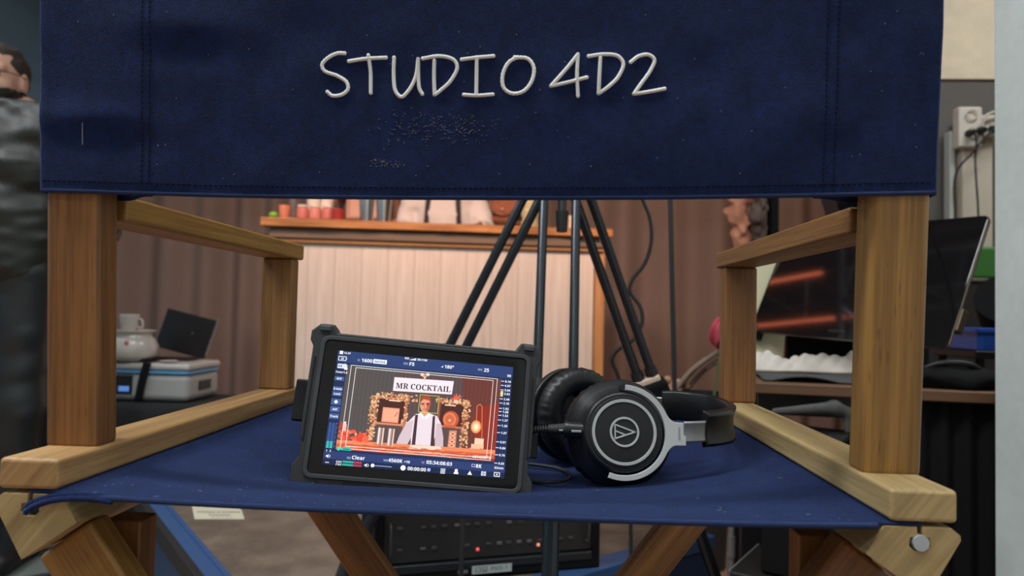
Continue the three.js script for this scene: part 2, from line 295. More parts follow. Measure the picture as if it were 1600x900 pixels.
  part('hem', slab(24, 8, (u, v) => { const a = V(-0.222, 0.7155, 0.0005), b = V(-0.262, 0.7215, 0.003), d = V(-0.2765, 0.7085, 0.0045), p = a.clone().multiplyScalar((1 - u) ** 2).addScaledVector(b, 2 * u * (1 - u)).addScaledVector(d, u * u); const o = (v - 0.5) * (0.003 + 0.0022 * u); return V(p.x - o * 0.3 * u, p.y + o, p.z + 0.0016 * Math.sin(v * Math.PI * 2)); }, 0.0022, [0.08, 0.01]), CANVAS, seat);
  // canvas back: one sheet looped round both posts, sewn to itself inside them
  const postZ = (y) => -0.0408 + (y - RT) * 0.061, bot = (x) => 0.9166 + (x + 0.3) / 0.6 * 0.007 - 0.0035 * (1 - (x / 0.3) ** 2), TOP = 1.088;
  const rearZ = (x, y) => {
    const e = Math.min(1, Math.abs(x) / 0.262), mid = 1 - e ** 4;
    let z = postZ(y) + 0.0028 - 0.005 * mid;
    const q = (cx, cy, sx, sy, a) => 0.6 * a * Math.exp(-(((x - cx) / sx) ** 2) - (((y - cy) / sy) ** 2));
    z += q(-0.262, 0.952, 0.035, 0.010, -0.0035) + q(-0.27, 0.968, 0.04, 0.009, 0.003) + q(-0.285, 0.985, 0.02, 0.012, -0.002) + q(-0.20, 1.012, 0.03, 0.012, -0.0035) + q(-0.2, 1.034, 0.04, 0.012, 0.003) + q(0.265, 0.95, 0.03, 0.03, -0.0035) + q(0.26, 1.02, 0.014, 0.05, -0.0025) + q(0.2, 0.97, 0.05, 0.03, 0.002);
    z += 0.0018 * noise3(x * 9, y * 14, 1) * mid + 0.0008 * noise3(x * 30, y * 40, 4);
    if (Math.abs(x) > 0.255) z = Math.max(z, postZ(y) + 0.0016);
    return z;
  };
  const back = part('back_canvas', slab(200, 60, (u, v) => {
    // path: front flap, round the left post, across the rear, round the right post, front flap
    const w = u * 0.87 - 0.435, s = Math.sign(w), a = Math.abs(w); let x, y0, front = 0;
    if (a < 0.3) { x = w; } else if (a < 0.337) { x = s * (0.3 + 0.0038 * Math.sin((a - 0.3) / 0.037 * Math.PI)); front = (a - 0.3) / 0.037; } else { x = s * (0.3 - (a - 0.337) * 0.75); front = 1; }
    y0 = bot(x); const y = y0 + v * (TOP - y0), zr = rearZ(x, y), zf = postZ(y) - 0.0295 + 0.0235 * sstep(0.262, 0.228, Math.abs(x));
    return V(x, y, zr + (zf - zr) * (front < 1 ? (1 - Math.cos(front * Math.PI)) / 2 : 1));
  }, 0.0014, [0.87, 0.172]), CANVAS, c);
  const hp = []; for (let k = 0; k <= 60; k++) { const x = -0.3 + k / 60 * 0.6; hp.push([x, bot(x) + 0.0012, rearZ(x, bot(x)) + 0.0002]); }
  part('hem', tube(hp, 0.0016, 160, 6), CANVAS, back);
  // seams: rows of stitches
  const st = [], stitch = (x, y, vert) => st.push(at(vert ? box(0.0006, 0.0024, 0.0006, 0.0002, 1) : box(0.0024, 0.0006, 0.0006, 0.0002, 1), x, y, rearZ(x, y) + 0.0009));
  for (const x of [-0.2296, -0.2244, 0.2296, 0.2363]) for (let y = 0.925; y < 1.085; y += 0.0036) stitch(x, y, true);
  for (let x = -0.298; x < 0.298; x += 0.0036) stitch(x, bot(x) + 0.0078, false);
  part('stitching', join(...st), STITCH, back).userData.kind = 'stuff';
  // loose lint and worn white threads on both canvases
  const lt = [];
  const fibre = (p, n, len) => { const a = rr(0, 6.28), t = V(Math.cos(a), 0, Math.sin(a)); if (n === 'z') t.set(Math.cos(a), Math.sin(a), 0); lt.push(rod(p.clone().addScaledVector(t, -len / 2).toArray(), p.clone().addScaledVector(t, len / 2).toArray(), 0.00013, 0.00013, 5)); };
  for (let k = 0; k < 90; k++) { const x = rr(-0.25, 0.25), z = -0.003 - 0.25 * rnd() ** 2; fibre(V(x, seatY(x, z) + seatFolds(x, z) + 0.0012, z), 'y', rnd() < 0.2 ? 0.003 : 0.001); }
  for (let k = 0; k < 60; k++) { const x = rr(-0.29, 0.29), y = rr(0.925, 1.05); fibre(V(x, y, rearZ(x, y) + 0.0009), 'z', 0.0009); }
  for (let k = 0; k < 230; k++) { const x = -0.022 + 0.042 * (rnd() + rnd() + rnd() - 1.5), y = 0.9655 + 0.013 * (rnd() + rnd() - 1); lt.push(at(box(rr(0.0004, 0.0015), 0.00016, 0.0002, 0.00008, 1), x, y, rearZ(x, y) + 0.0008)); }
  for (let k = 0; k < 40; k++) { const x = -0.062 + 0.02 * (rnd() - 0.5), y = 0.9405 + 0.005 * (rnd() - 0.5); lt.push(at(box(rr(0.0005, 0.0014), 0.0002, 0.0002, 0.0001, 1), x, y, rearZ(x, y) + 0.0008)); }
  lt.push(rod([-0.2712, 0.9495, rearZ(-0.2712, 0.9495) + 0.001], [-0.2697, 0.964, rearZ(-0.2697, 0.964) + 0.001], 0.00022, 0.00022, 6));
  part('lint', join(...lt), LINT, back).userData.kind = 'stuff';
  // embroidered lettering: STUDIO 4D2, each letter a raised cord of thread
  const strokes = {
    S: [[[180, 80], [150, 80], [112, 98], [86, 128], [96, 152], [150, 172], [190, 198], [196, 226], [172, 248], [130, 253], [110, 238]]],
    T: [[[198, 112], [270, 102], [355, 98]], [[280, 88], [290, 150], [293, 242]]],
    U: [[[389, 98], [388, 170], [398, 235], [422, 258], [455, 228], [482, 170], [490, 104]], [[490, 104], [492, 170], [498, 225], [510, 246]]],
    D: [[[558, 110], [558, 180], [562, 250]], [[510, 102], [580, 92], [640, 108], [654, 138], [628, 192], [590, 228], [562, 250]]],
    I: [[[672, 106], [740, 98], [804, 93]], [[735, 98], [736, 250]], [[684, 249], [740, 252], [804, 248]]],
    O: [[[902, 98], [868, 118], [844, 170], [850, 222], [884, 244], [930, 236], [964, 196], [972, 140], [946, 104], [892, 98]]],
    four: [[[1152, 86], [1110, 140], [1044, 215]], [[1044, 215], [1110, 200], [1190, 180]], [[1152, 86], [1150, 170], [1156, 254]]],
    D2: [[[1244, 100], [1242, 170], [1240, 244]], [[1196, 94], [1260, 86], [1316, 94], [1338, 124], [1318, 178], [1280, 216], [1240, 244]]],
    two: [[[1368, 118], [1400, 94], [1440, 88], [1464, 108], [1450, 150], [1412, 205], [1384, 246]], [[1384, 246], [1440, 238], [1508, 226]]],
  };
  for (const k in strokes) {
    const gs = [];
    for (const s of strokes[k]) {
      const pts = s.map(([a, b]) => { const f = (a - 80) / 1432, x = -0.1068 + (a - 80) * 0.0001629, y = 1.0148 - (b - 77) * 0.0001655 + 0.0016 * f; return V(x, y, rearZ(x, y) + 0.0007); });
      const g = tube(pts, 0.00125, 90, 8);
      const p = g.attributes.position, n = g.attributes.normal;
      for (let i = 0; i < p.count; i++) { const ring = (i / 9) | 0, w = 0.00016 * Math.sin(ring * 2.1); p.setXYZ(i, p.getX(i) + n.getX(i) * w, p.getY(i) + n.getY(i) * w, p.getZ(i) + n.getZ(i) * w); }
      gs.push(g);
      for (const e of [pts[0], pts[pts.length - 1]]) gs.push(new THREE.SphereGeometry(0.0013, 10, 8).translate(...e.toArray()));
    }
    part('letter', join(...gs), THREAD, back);
  }
}

// ---------------------------------------------------------------- the camera monitor on the seat
function screenPicture() {
  return canvasTex(1208, 755, (g, W, H) => {
    const R = (x, y, w, h, c) => { g.fillStyle = c; g.fillRect(x, y, w, h); };
    const poly = (p, c) => { g.fillStyle = c; g.beginPath(); p.forEach(([x, y], i) => (i ? g.lineTo(x, y) : g.moveTo(x, y))); g.closePath(); g.fill(); };
    const oval = (x, y, a, b, c, r = 0) => { g.fillStyle = c; g.beginPath(); g.ellipse(x, y, a, b, r, 0, 7); g.fill(); };
    const line = (p, c, w) => { g.strokeStyle = c; g.lineWidth = w; g.beginPath(); p.forEach(([x, y], i) => (i ? g.lineTo(x, y) : g.moveTo(x, y))); g.stroke(); };
    const text = (s, x, y, px, c = '#ffffff', al = 'left', f = 'bold ', fam = 'sans-serif') => { g.fillStyle = c; g.font = f + px + 'px ' + fam; g.textAlign = al; g.textBaseline = 'middle'; g.fillText(s, x, y); };
    R(0, 0, W, H, '#1a2a52'); R(0, 0, W, 80, '#2a3f72'); R(0, 668, W, 50, '#2b3c70'); R(0, 718, W, 37, '#18244a'); R(1110, 80, 98, 588, '#1c2d58');
    // the live picture
    g.save(); g.beginPath(); g.rect(72, 92, 1060, 560); g.clip();
    R(72, 92, 1060, 560, '#5d4b4b');
    poly([[72, 92], [420, 92], [330, 652], [72, 652]], '#57504f'); poly([[860, 92], [1132, 92], [1132, 652], [930, 652]], '#6e3a31'); poly([[980, 300], [1132, 260], [1132, 652], [990, 652]], '#94301f');
    for (let k = 0; k < 40; k++) R(80 + k * 27, 92, 7, 560, 'rgba(20,8,8,0.10)');
    // shelves
    R(285, 285, 18, 320, '#a5523a'); R(285, 282, 225, 14, '#cf7a58'); R(490, 285, 16, 320, '#b35f45'); R(300, 455, 200, 14, '#e08661'); R(318, 300, 170, 155, '#4a2520');
    R(715, 276, 190, 13, '#c56f50'); R(715, 280, 15, 280, '#a5523a'); R(890, 276, 15, 290, '#a5523a'); R(730, 440, 160, 12, '#e0744f'); R(735, 292, 155, 145, '#4c2620');
    R(347, 353, 113, 98, '#f09a78'); R(355, 361, 97, 82, '#f7ae8c'); line([[430, 410], [450, 380]], '#8a4a36', 4); R(478, 425, 14, 30, '#e9b79b');
    R(380, 300, 80, 9, '#ffd0b4'); R(760, 297, 75, 9, '#ffd0b4');
    oval(810, 395, 55, 56, '#c4573a'); oval(803, 397, 43, 46, '#e88158'); oval(803, 397, 30, 33, '#d46a46'); oval(803, 402, 9, 10, '#ffb188'); R(765, 432, 80, 20, '#d2603c');
    // ivy garlands
    const leaf = (x, y) => { oval(x, y, 9, 5.5, ['#e8a878', '#f3c398', '#c98a5c', '#b4784c'][(rnd() * 4) | 0], rnd() * 3); };
    for (let k = 0; k < 120; k++) leaf(rr(258, 312), rr(280, 585)); for (let k = 0; k < 75; k++) leaf(rr(290, 570), rr(255, 298)); for (let k = 0; k < 34; k++) leaf(rr(486, 516), rr(290, 480));
    for (let k = 0; k < 75; k++) leaf(rr(700, 920), rr(258, 290)); for (let k = 0; k < 110; k++) leaf(rr(886, 935), rr(270, 575));
    for (let k = 0; k < 26; k++) { const a = rr(3.3, 6.1), r = rr(20, 48); line([[833, 268], [833 + r * Math.cos(a), 262 + r * Math.sin(a)]], '#f0684a', 4); } R(818, 262, 30, 22, '#f6c9a8');
    // hanging sign
    poly([[399, 146], [805, 136], [800, 228], [399, 239]], '#f7e7ee');
    oval(585, 112, 14, 11, '#f5c9b4'); oval(622, 108, 14, 11, '#f5c9b4'); oval(603, 124, 13, 9, '#e9a88f'); R(598, 125, 12, 22, '#e9b9a4');
    g.save(); g.translate(602, 199); g.rotate(-0.02); text('MR COCKTAIL', 0, 0, 52, '#2a1a1e', 'center', 'bold ', 'serif'); g.restore();
    // bulb lamp and books at the right
    line([[985, 420], [980, 290], [1000, 276], [1016, 292], [1034, 520]], '#e8805a', 5); oval(986, 430, 36, 44, '#ff8a52'); oval(986, 430, 27, 33, '#ffc98f'); oval(986, 430, 13, 18, '#fff4d6');
    R(985, 505, 62, 40, '#ffd3b4'); R(965, 545, 85, 28, '#ffc09a'); R(955, 573, 70, 16, '#ffb48c');
    // bartender: white shirt, dark braces
    poly([[560, 392], [604, 366], [660, 366], [716, 382], [748, 430], [772, 520], [778, 584], [722, 584], [716, 520], [704, 560], [700, 600], [560, 600], [556, 540], [535, 590], [462, 590], [478, 530], [512, 452]], '#ecdcE4'.toLowerCase());
    poly([[512, 452], [560, 420], [556, 540], [535, 590], [462, 590], [478, 530]], '#d9c3cb'); poly([[716, 430], [748, 430], [772, 520], [778, 584], [722, 584], [716, 520]], '#d5bcc4');
    poly([[568, 385], [586, 378], [590, 598], [566, 598]], '#4a3038'); poly([[686, 376], [702, 380], [714, 598], [692, 598]], '#4a3038');
    poly([[604, 366], [630, 392], [656, 366], [648, 352], [612, 352]], '#e39a7c'); poly([[600, 364], [630, 396], [618, 412], [596, 384]], '#fbeff2'); poly([[658, 364], [630, 396], [642, 412], [668, 384]], '#fbeff2');
    oval(626, 312, 33, 50, '#ee9d80'); poly([[592, 300], [594, 262], [618, 246], [650, 252], [664, 280], [662, 312], [652, 282], [612, 276]], '#a8492c'); poly([[640, 300], [662, 290], [656, 345], [634, 362]], '#c8674a');
    line([[596, 306], [622, 304]], '#5b2a20', 4); line([[632, 303], [656, 302]], '#5b2a20', 4); oval(610, 311, 11, 8, 'rgba(70,30,25,0.45)'); oval(644, 309, 11, 8, 'rgba(70,30,25,0.45)'); line([[624, 312], [622, 332], [630, 334]], '#c26a50', 3); line([[614, 345], [640, 343]], '#a8402e', 4);
    // counter
    poly([[72, 592], [1132, 574], [1132, 632], [72, 662]], '#d8603c'); poly([[72, 592], [1132, 574], [1132, 600], [72, 616]], '#f08a5e'); poly([[560, 586], [760, 580], [770, 604], [550, 612]], '#ffd9c4');
    for (let k = 0; k < 60; k++) { const x = rr(80, 1110), y = rr(600, 650); line([[x, y], [x + rr(20, 80), y + rr(-4, 4)]], ['#a83c22', '#ffae82', '#8a2c18'][(rnd() * 3) | 0], 2.5); }
    for (const [x, w] of [[332, 44], [402, 42]]) { R(x, 490, w, 110, '#b89a92'); R(x + 6, 490, 8, 110, '#fff2ea'); R(x + 24, 490, 6, 110, '#8a5a50'); R(x + 33, 490, 6, 110, '#f5d6c8'); }
    R(100, 488, 24, 90, '#f6b8a0'); R(104, 470, 14, 24, '#ffe0d4'); for (let k = 0; k < 50; k++) oval(rr(82, 275), rr(530, 590), rr(6, 16), rr(6, 14), ['#e2452e', '#ff7a58', '#c2301f', '#ffb094', '#f0583c'][(rnd() * 5) | 0]);
    R(200, 546, 40, 44, '#e84a32'); R(244, 552, 34, 40, '#f0694a'); for (let k = 0; k < 10; k++) oval(rr(78, 100), rr(470, 520), 7, 7, '#d23a2c');
    poly([[808, 470], [858, 466], [862, 590], [806, 592]], '#e08a68'); for (let k = 0; k < 4; k++) { oval(833, 490 + k * 26, 20, 11, '#f4b898'); oval(833, 490 + k * 26, 9, 5, '#a84a34'); }
    g.restore();
    // frame guides and face box
    g.strokeStyle = '#ffffff'; g.lineWidth = 3.5; g.strokeRect(101, 92, 1003, 552); g.strokeRect(134, 106, 942, 522);
    g.strokeStyle = '#c8d84a'; g.lineWidth = 3.5; g.strokeRect(586, 248, 130, 116); R(568, 380, 24, 4, '#ffffff'); R(672, 380, 24, 4, '#ffffff');
    oval(92, 648, 13, 13, '#34e0c0'); R(108, 640, 66, 17, '#2cc9b4'); for (let k = 0; k < 5; k++) R(122 + k * 9, 645, 5, 8, '#0c3a40');
    text('A014C0013', 1104, 628, 24, '#ffffff', 'right');
    // status bar along the top
    R(12, 2, 22, 22, '#ffffff'); text('12.2V', 40, 13, 18); g.strokeStyle = '#ffffff'; g.lineWidth = 4; g.strokeRect(10, 40, 50, 26); R(60, 47, 5, 12, '#ffffff'); text('28', 35, 53, 18, '#ffffff', 'center');
    text('EI', 138, 53, 18, '#c8d4ec', 'left', ''); text('1600', 163, 52, 34); g.fillStyle = '#f2f5fb'; g.fillRect(243, 36, 92, 30); text('NATIVE', 289, 52, 21, '#4a5878', 'center');
    text('HD', 452, 10, 22); for (let k = 0; k < 5; k++) R(488 + k * 9, 16 - k * 3, 7, 4 + k * 3, '#ffffff'); text('00:11M', 540, 10, 20); text('IRIS', 448, 47, 19, '#c8d4ec', 'left', ''); text('F5', 487, 46, 34);
    poly([[705, 50], [722, 50], [722, 34]], '#c8d4ec'); text('180°', 730, 41, 32); text('FPS', 962, 40, 20, '#d4ddf0', 'left', ''); text('25', 1004, 39, 34);
    // left column
    R(10, 90, 40, 30, '#eef2fa'); oval(58, 104, 17, 17, '#dbe4f4'); R(56, 112, 22, 16, '#eef2fa'); R(16, 98, 9, 14, '#4a5f94'); R(30, 98, 9, 14, '#4a5f94'); text('27mm/1.8', 36, 146, 19, '#ffffff', 'center');
    const key = (y, s, h = 26) => { R(2, y - h / 2, 62, h, '#5e7ab4'); R(4, y - h / 2 + 2, 58, h - 4, '#3d5a98'); text(s, 33, y, 20, '#ffffff', 'center'); };
    key(190, 'OFF'); key(258, 'Z-Axis'); key(292, 'Lock'); key(346, '', 38); oval(33, 346, 13, 8, '#ffffff'); oval(33, 346, 7, 13, '#ffffff'); key(395, 'ASF', 34); key(441, 'Track', 34);
    for (let k = 0; k < 22; k++) { const c = k < 16 ? '#3a5fa4' : '#3fd8c8'; R(8, 486 + k * 7.5, 18, 5.5, c); R(30, 486 + k * 7.5, 18, 5.5, c); R(54, 486 + k * 7.5, k % 4 ? 4 : 9, 2, '#aebfe2'); } text('1', 16, 666, 18, '#ffffff', 'center'); text('2', 40, 666, 18, '#ffffff', 'center');
    const speaker = (x, y) => { poly([[x - 12, y - 5], [x - 4, y - 5], [x + 5, y - 13], [x + 5, y + 13], [x - 4, y + 5], [x - 12, y + 5]], '#ffffff'); g.strokeStyle = '#ffffff'; g.lineWidth = 3.5; g.beginPath(); g.arc(x + 4, y, 11, -0.9, 0.9); g.stroke(); };
    speaker(28, 701); text('•••', 30, 743, 22, '#ffffff', 'center');
    // lower bars
    text('ND', 152, 701, 20, '#c8d4ec', 'left', ''); text('Clear', 184, 697, 34); text('WB', 392, 698, 20, '#c8d4ec', 'left', ''); text('4560K', 424, 695, 33); text('+10', 528, 698, 24); text('TC', 644, 693, 20, '#c8d4ec', 'left', ''); text('05:34:08:03', 676, 688, 33);
    g.strokeStyle = '#dfe7f6'; g.lineWidth = 3; g.strokeRect(982, 678, 20, 16); text('8K', 1008, 687, 34);
    text('CH1', 86, 731, 20); text('CH2', 86, 749, 20); R(128, 722, 70, 13, '#2fae9c'); R(198, 722, 56, 13, '#b83a50'); R(128, 741, 70, 13, '#2fae9c'); R(198, 741, 56, 13, '#b83a50');
    speaker(284, 740); R(324, 736, 128, 4, '#aebfe2'); oval(326, 738, 12, 12, '#ffffff'); oval(527, 738, 17, 17, '#ffffff'); text('00:00:00', 556, 738, 32); R(688, 727, 20, 20, '#a9c6f0');
    for (let k = 0; k < 4; k++) R(776, 722 + k * 9, 32, 5, '#f2f5fb'); oval(881, 728, 11, 11, '#ffffff'); R(866, 738, 30, 12, '#ffffff'); poly([[957, 748], [973, 722], [989, 748]], '#ffffff'); g.strokeStyle = '#ffffff'; g.lineWidth = 5; g.strokeRect(1052, 722, 9, 22); g.strokeRect(1070, 722, 9, 22); g.strokeRect(1138, 720, 36, 24); R(1150, 728, 12, 8, '#ffffff');
    // focus scale
    text('00', 1184, 64, 24, '#ffffff', 'center');
    ['8.10', '4.07', '3.04', '2.62', '2.40', '2.10', '1.92', '1.68', '1.52', '1.37', '1.20', '1.07', '0.91', '0.86', '0.76', '0.65'].forEach((s, k) => { const y = [104, 133, 164, 189, 226, 255, 291, 313, 338, 370, 407, 455, 517, 556, 603, 658][k]; R(1132, y - 2, 22, 5, '#e6ecf8'); text(s, 1200, y, 21, '#ffffff', 'right'); });
    R(1134, 172, 18, 38, '#e8d890'); text('82mm', 1198, 688, 21, '#ffffff', 'right');
  });
}
{
  const m = thing('field_monitor', 'black rugged camera monitor with lit screen leaning on the navy seat', 'monitor', [-0.054, 0.7528, -0.1524]);
  m.rotation.set(-0.1905, 0.1685, -0.0823, 'YXZ');
  const caseMat = std([0.038, 0.040, 0.042], 0.55), edge = std([0.06, 0.062, 0.065], 0.5);
  const half = [[0.078, 0.0605], [0.0815, 0.0672], [0.0925, 0.0672], [0.0985, 0.0615], [0.0985, 0.0545], [0.0955, 0.0495], [0.0955, -0.027], [0.094, -0.0292], [0.094, -0.0425], [0.0985, -0.05], [0.0985, -0.061], [0.0965, -0.064]];
  const outline = [...half.map(([x, y]) => [x, y]), ...half.slice().reverse().map(([x, y]) => [-x, y])];
  part('cage', extrude(outline.reverse(), 0.026, 0.0012, [rrect(0.1775, 0.1145, 0.006, 0, 0, true)]).translate(0, 0, -0.0255), caseMat, m);
  part('body', at(box(0.180, 0.118, 0.022, 0.005), 0, 0, -0.0155), BLACK, m);
  part('gasket', extrude(rrect(0.1795, 0.1165, 0.007), 0.0022, 0.0005, [rrect(0.1745, 0.1115, 0.005, 0, 0, true)], 8).translate(0, 0, 0.0005), edge, m);
  part('glass', extrude(rrect(0.1755, 0.1125, 0.005), 0.0045, 0, [], 8).translate(0, 0, -0.0047), phys([0.006, 0.006, 0.007], 0.07, { clearcoat: 0.3, clearcoatRoughness: 0.05 }), m);
  const pic = screenPicture();
  part('screen', new THREE.PlaneGeometry(0.151, 0.0944).translate(0, 0, 0.0001), phys([0.01, 0.01, 0.012], 0.12, { emissive: L(1, 1, 1), emissiveMap: pic, emissiveIntensity: 1.1 }), m, 'lit screen showing a bartender and camera readings');
  for (const s of [-1, 1]) {
    part('corner_pad', at(box(0.0095, 0.0012, 0.018, 0.0004), s * 0.087, 0.0688, -0.0125), std([0.10, 0.105, 0.11], 0.4), m);
    part('corner_guard', at(box(0.009, 0.005, 0.004, 0.0012), s * 0.088, 0.0645, 0.0016), edge, m);
    part('side_groove', at(box(0.0014, 0.07, 0.004, 0.0004), s * 0.0935, 0.005, 0.0004), BLACK, m);
  }
  part('bottom_slot', at(box(0.03, 0.003, 0.0012, 0.0005), -0.042, -0.0615, 0.0016), BLACK, m);
  part('bottom_seam', at(box(0.0008, 0.006, 0.0008, 0.0002), -0.078, -0.0605, 0.0018), BLACK, m);
  part('connector_block', at(box(0.018, 0.036, 0.02, 0.0018), -0.1015, 0.004, -0.0325), BLACK, m);
  part('connector_block', at(box(0.012, 0.022, 0.012, 0.0012), 0.1, -0.018, -0.03), BLACK, m);
  part('battery_plate', at(box(0.1, 0.07, 0.016, 0.003), 0, 0, -0.034), BLACK, m);
  part('kickstand', rod([0.0, 0.02, -0.035], [0.0, -0.052, -0.071], 0.004, 0.004, 10), DARKMETAL, m);
}

// ---------------------------------------------------------------- headphones
{
  const h = thing('headphones', 'black over-ear headphones with silver rings lying behind the camera monitor', 'headphones');
  const shell = phys([0.014, 0.015, 0.017], 0.38), plateM = std([0.010, 0.011, 0.012], 0.5), padM = std([0.013, 0.013, 0.014], 0.42);
  const ringM = std([0.62, 0.63, 0.64], 0.35, 0.6), yokeM = std([0.60, 0.61, 0.60], 0.45, 0.35);
  const face = (g) => g.rotateX(Math.PI / 2);                        // lathe axis to +z
  const pad = () => { const g = lathe([[0.024, -0.030], [0.030, -0.034], [0.040, -0.033], [0.0455, -0.036], [0.0478, -0.043], [0.0468, -0.050], [0.0425, -0.055], [0.034, -0.056], [0.026, -0.052], [0.022, -0.044], [0.024, -0.030]], 120); const p = g.attributes.position; for (let i = 0; i < p.count; i++) { const x = p.getX(i), y = p.getY(i), z = p.getZ(i), r = Math.hypot(x, z), a = Math.atan2(z, x), w = 1 + 0.013 * (Math.sin(a * 41 + 2 * Math.sin(a * 7)) * sstep(-0.034, -0.042, y)) * sstep(0.036, 0.044, r); p.setX(i, x * w); p.setZ(i, z * w); } g.computeVertexNormals(); return face(g); };
  const ring = (a, b, t, z) => extrude((() => { const s = new THREE.Shape(); s.absarc(0, 0, b, 0, Math.PI * 2); return s; })(), t, 0.0002, [(() => { const s = new THREE.Path(); s.absarc(0, 0, a, 0, Math.PI * 2, true); return s; })()], 64).translate(0, 0, z);
  function cup(pos, quat) {
    const c = new THREE.Group(); c.name = 'ear_cup'; h.add(c); c.position.set(...pos); c.quaternion.copy(quat);
    part('housing', face(lathe([[0, -0.031], [0.0465, -0.031], [0.0475, -0.028], [0.0472, -0.022], [0.0455, -0.018], [0.040, -0.0125], [0.036, -0.0078], [0.0345, -0.0045], [0.0338, -0.002], [0.0326, -0.0012], [0.0315, -0.0006], [0.0305, -0.0012], [0, -0.0012]], 96)), shell, c);
    part('cover_disc', face(lathe([[0.0304, -0.0013], [0.0298, 0.0002], [0.014, 0.0010], [0, 0.0011]], 80)), plateM, c);
    part('outer_ring', ring(0.0254, 0.0276, 0.0006, 0.0004), ringM, c);
    part('inner_ring', ring(0.0110, 0.0125, 0.0006, 0.0011), ringM, c);
    const bar = (a, b) => at(box(Math.hypot(b[0] - a[0], b[1] - a[1]) + 0.001, 0.00135, 0.0006, 0.0002, 1), (a[0] + b[0]) / 2, (a[1] + b[1]) / 2, 0.0014, 0, 0, Math.atan2(b[1] - a[1], b[0] - a[0]));
    part('emblem', join(bar([-0.0082, 0.0060], [-0.0080, -0.0058]), bar([-0.0082, 0.0060], [0.0090, 0.0002]), bar([-0.0080, -0.0058], [0.0090, 0.0002]), bar([-0.0080, 0.0008], [0.0008, -0.0024])), ringM, c);
    part('ear_pad', pad(), padM, c);
    // fork that carries the cup
    const s = new THREE.Shape(), A = 1.52, B = -1.9, r0 = 0.0362, r1 = 0.0400;
    s.absarc(0, 0, r1, B, -0.42, false); s.quadraticCurveTo(0.0405, -0.0098, 0.0450, -0.0094); s.lineTo(0.0530, -0.0092); s.lineTo(0.0530, 0.0092); s.lineTo(0.0450, 0.0094); s.quadraticCurveTo(0.0405, 0.0098, r1 * Math.cos(0.42), r1 * Math.sin(0.42)); s.absarc(0, 0, r1, 0.42, A, false); s.absarc(0, 0, r0, A, B, true); s.closePath();
    part('yoke', extrude(s, 0.0026, 0.0005, [], 40).translate(0, 0, -0.0035), yokeM, c);
    for (const y of [-0.0382, 0.0382]) part('pivot', at(cyl(0.003, 0.003, 0.016, 14), 0, y, -0.011, Math.PI / 2), shell, c);
    const name = canvasTex(256, 64, (g, w, hh) => { g.fillStyle = '#b9bab7'; g.fillRect(0, 0, w, hh); g.fillStyle = '#5a5d5e'; g.font = 'bold 44px sans-serif'; g.textAlign = 'center'; g.textBaseline = 'middle'; g.fillText('ATH-M70x', w / 2, hh / 2 + 2); });
    part('lettering', new THREE.PlaneGeometry(0.0125, 0.0026).rotateZ(-Math.PI / 2).translate(0.0478, 0, -0.00032), new THREE.MeshStandardMaterial({ map: name, roughness: 0.5, metalness: 0.3 }), c);
    return c;
  }
  const q1 = new THREE.Quaternion().setFromEuler(new THREE.Euler(-0.2, 0.09, -0.02, 'YXZ'));
  cup([0.1192, 0.7408, -0.1655], q1);
  const q2 = new THREE.Quaternion().setFromEuler(new THREE.Euler(0.08, 3.72, 0, 'YXZ')).multiply(new THREE.Quaternion().setFromAxisAngle(V(0, 0, 1), Math.PI));
  cup([0.062, 0.7345, -0.3135], q2);
  // slider and band
  const band = (pts, hgt, th, n = 60) => { const cv = new THREE.CatmullRomCurve3(pts.map((p) => V(...p))); return slab(n, 12, (u, v) => { const p = cv.getPoint(u), t = cv.getTangent(u), o = V(-t.z, 0, t.x).normalize(), b = (v - 0.5) * 2; return p.clone().add(V(0, b * hgt / 2, 0)).addScaledVector(o, -th * 0.35 * (1 - b * b)); }, th, [0.2, 0.03]); };
  part('slider', band([[0.1705, 0.7415, -0.1705], [0.181, 0.7418, -0.172], [0.196, 0.742, -0.1775]], 0.0178, 0.0022, 16), std([0.42, 0.43, 0.42], 0.35, 0.7), h);
  part('slider', band([[0.108, 0.741, -0.343], [0.152, 0.742, -0.345], [0.185, 0.742, -0.336]], 0.0178, 0.0022, 16), std([0.42, 0.43, 0.42], 0.35, 0.7), h);
  part('headband', band([[0.190, 0.7435, -0.1745], [0.200, 0.7435, -0.1795], [0.2135, 0.7437, -0.192], [0.2225, 0.744, -0.212], [0.229, 0.744, -0.24], [0.231, 0.744, -0.268], [0.2275, 0.744, -0.296], [0.214, 0.744, -0.318], [0.194, 0.744, -0.331], [0.180, 0.743, -0.335]], 0.0295, 0.0075, 90), phys([0.012, 0.012, 0.013], 0.33), h);
  // socket, plug and cable
  part('cable_socket', join(rod([0.0915, 0.7395, -0.174], [0.0695, 0.7405, -0.172], 0.0068, 0.0068, 20), rod([0.0715, 0.7405, -0.172], [0.0685, 0.7406, -0.172], 0.0073, 0.0073, 20)), shell, h);
  part('socket_mark', at(box(0.0085, 0.0018, 0.0008, 0.0003), 0.0785, 0.7402, -0.1652), ringM, h);
  const relief = []; for (let k = 0; k < 7; k++) relief.push(at(cyl(0.0032, 0.0032, 0.0012, 14), 0.0545 - k * 0.0022, 0.7402 - k * k * 0.00004, -0.172, 0, 0, Math.PI / 2));
  part('plug', join(rod([0.0695, 0.7406, -0.172], [0.0545, 0.7402, -0.172], 0.0052, 0.0038, 18), ...relief), RUBBER, h);
  part('plug_mark', at(box(0.0035, 0.0014, 0.0008, 0.0003), 0.0655, 0.7403, -0.1672), ringM, h);
  const sy = (x, z) => seatY(x, z) + 0.0035;
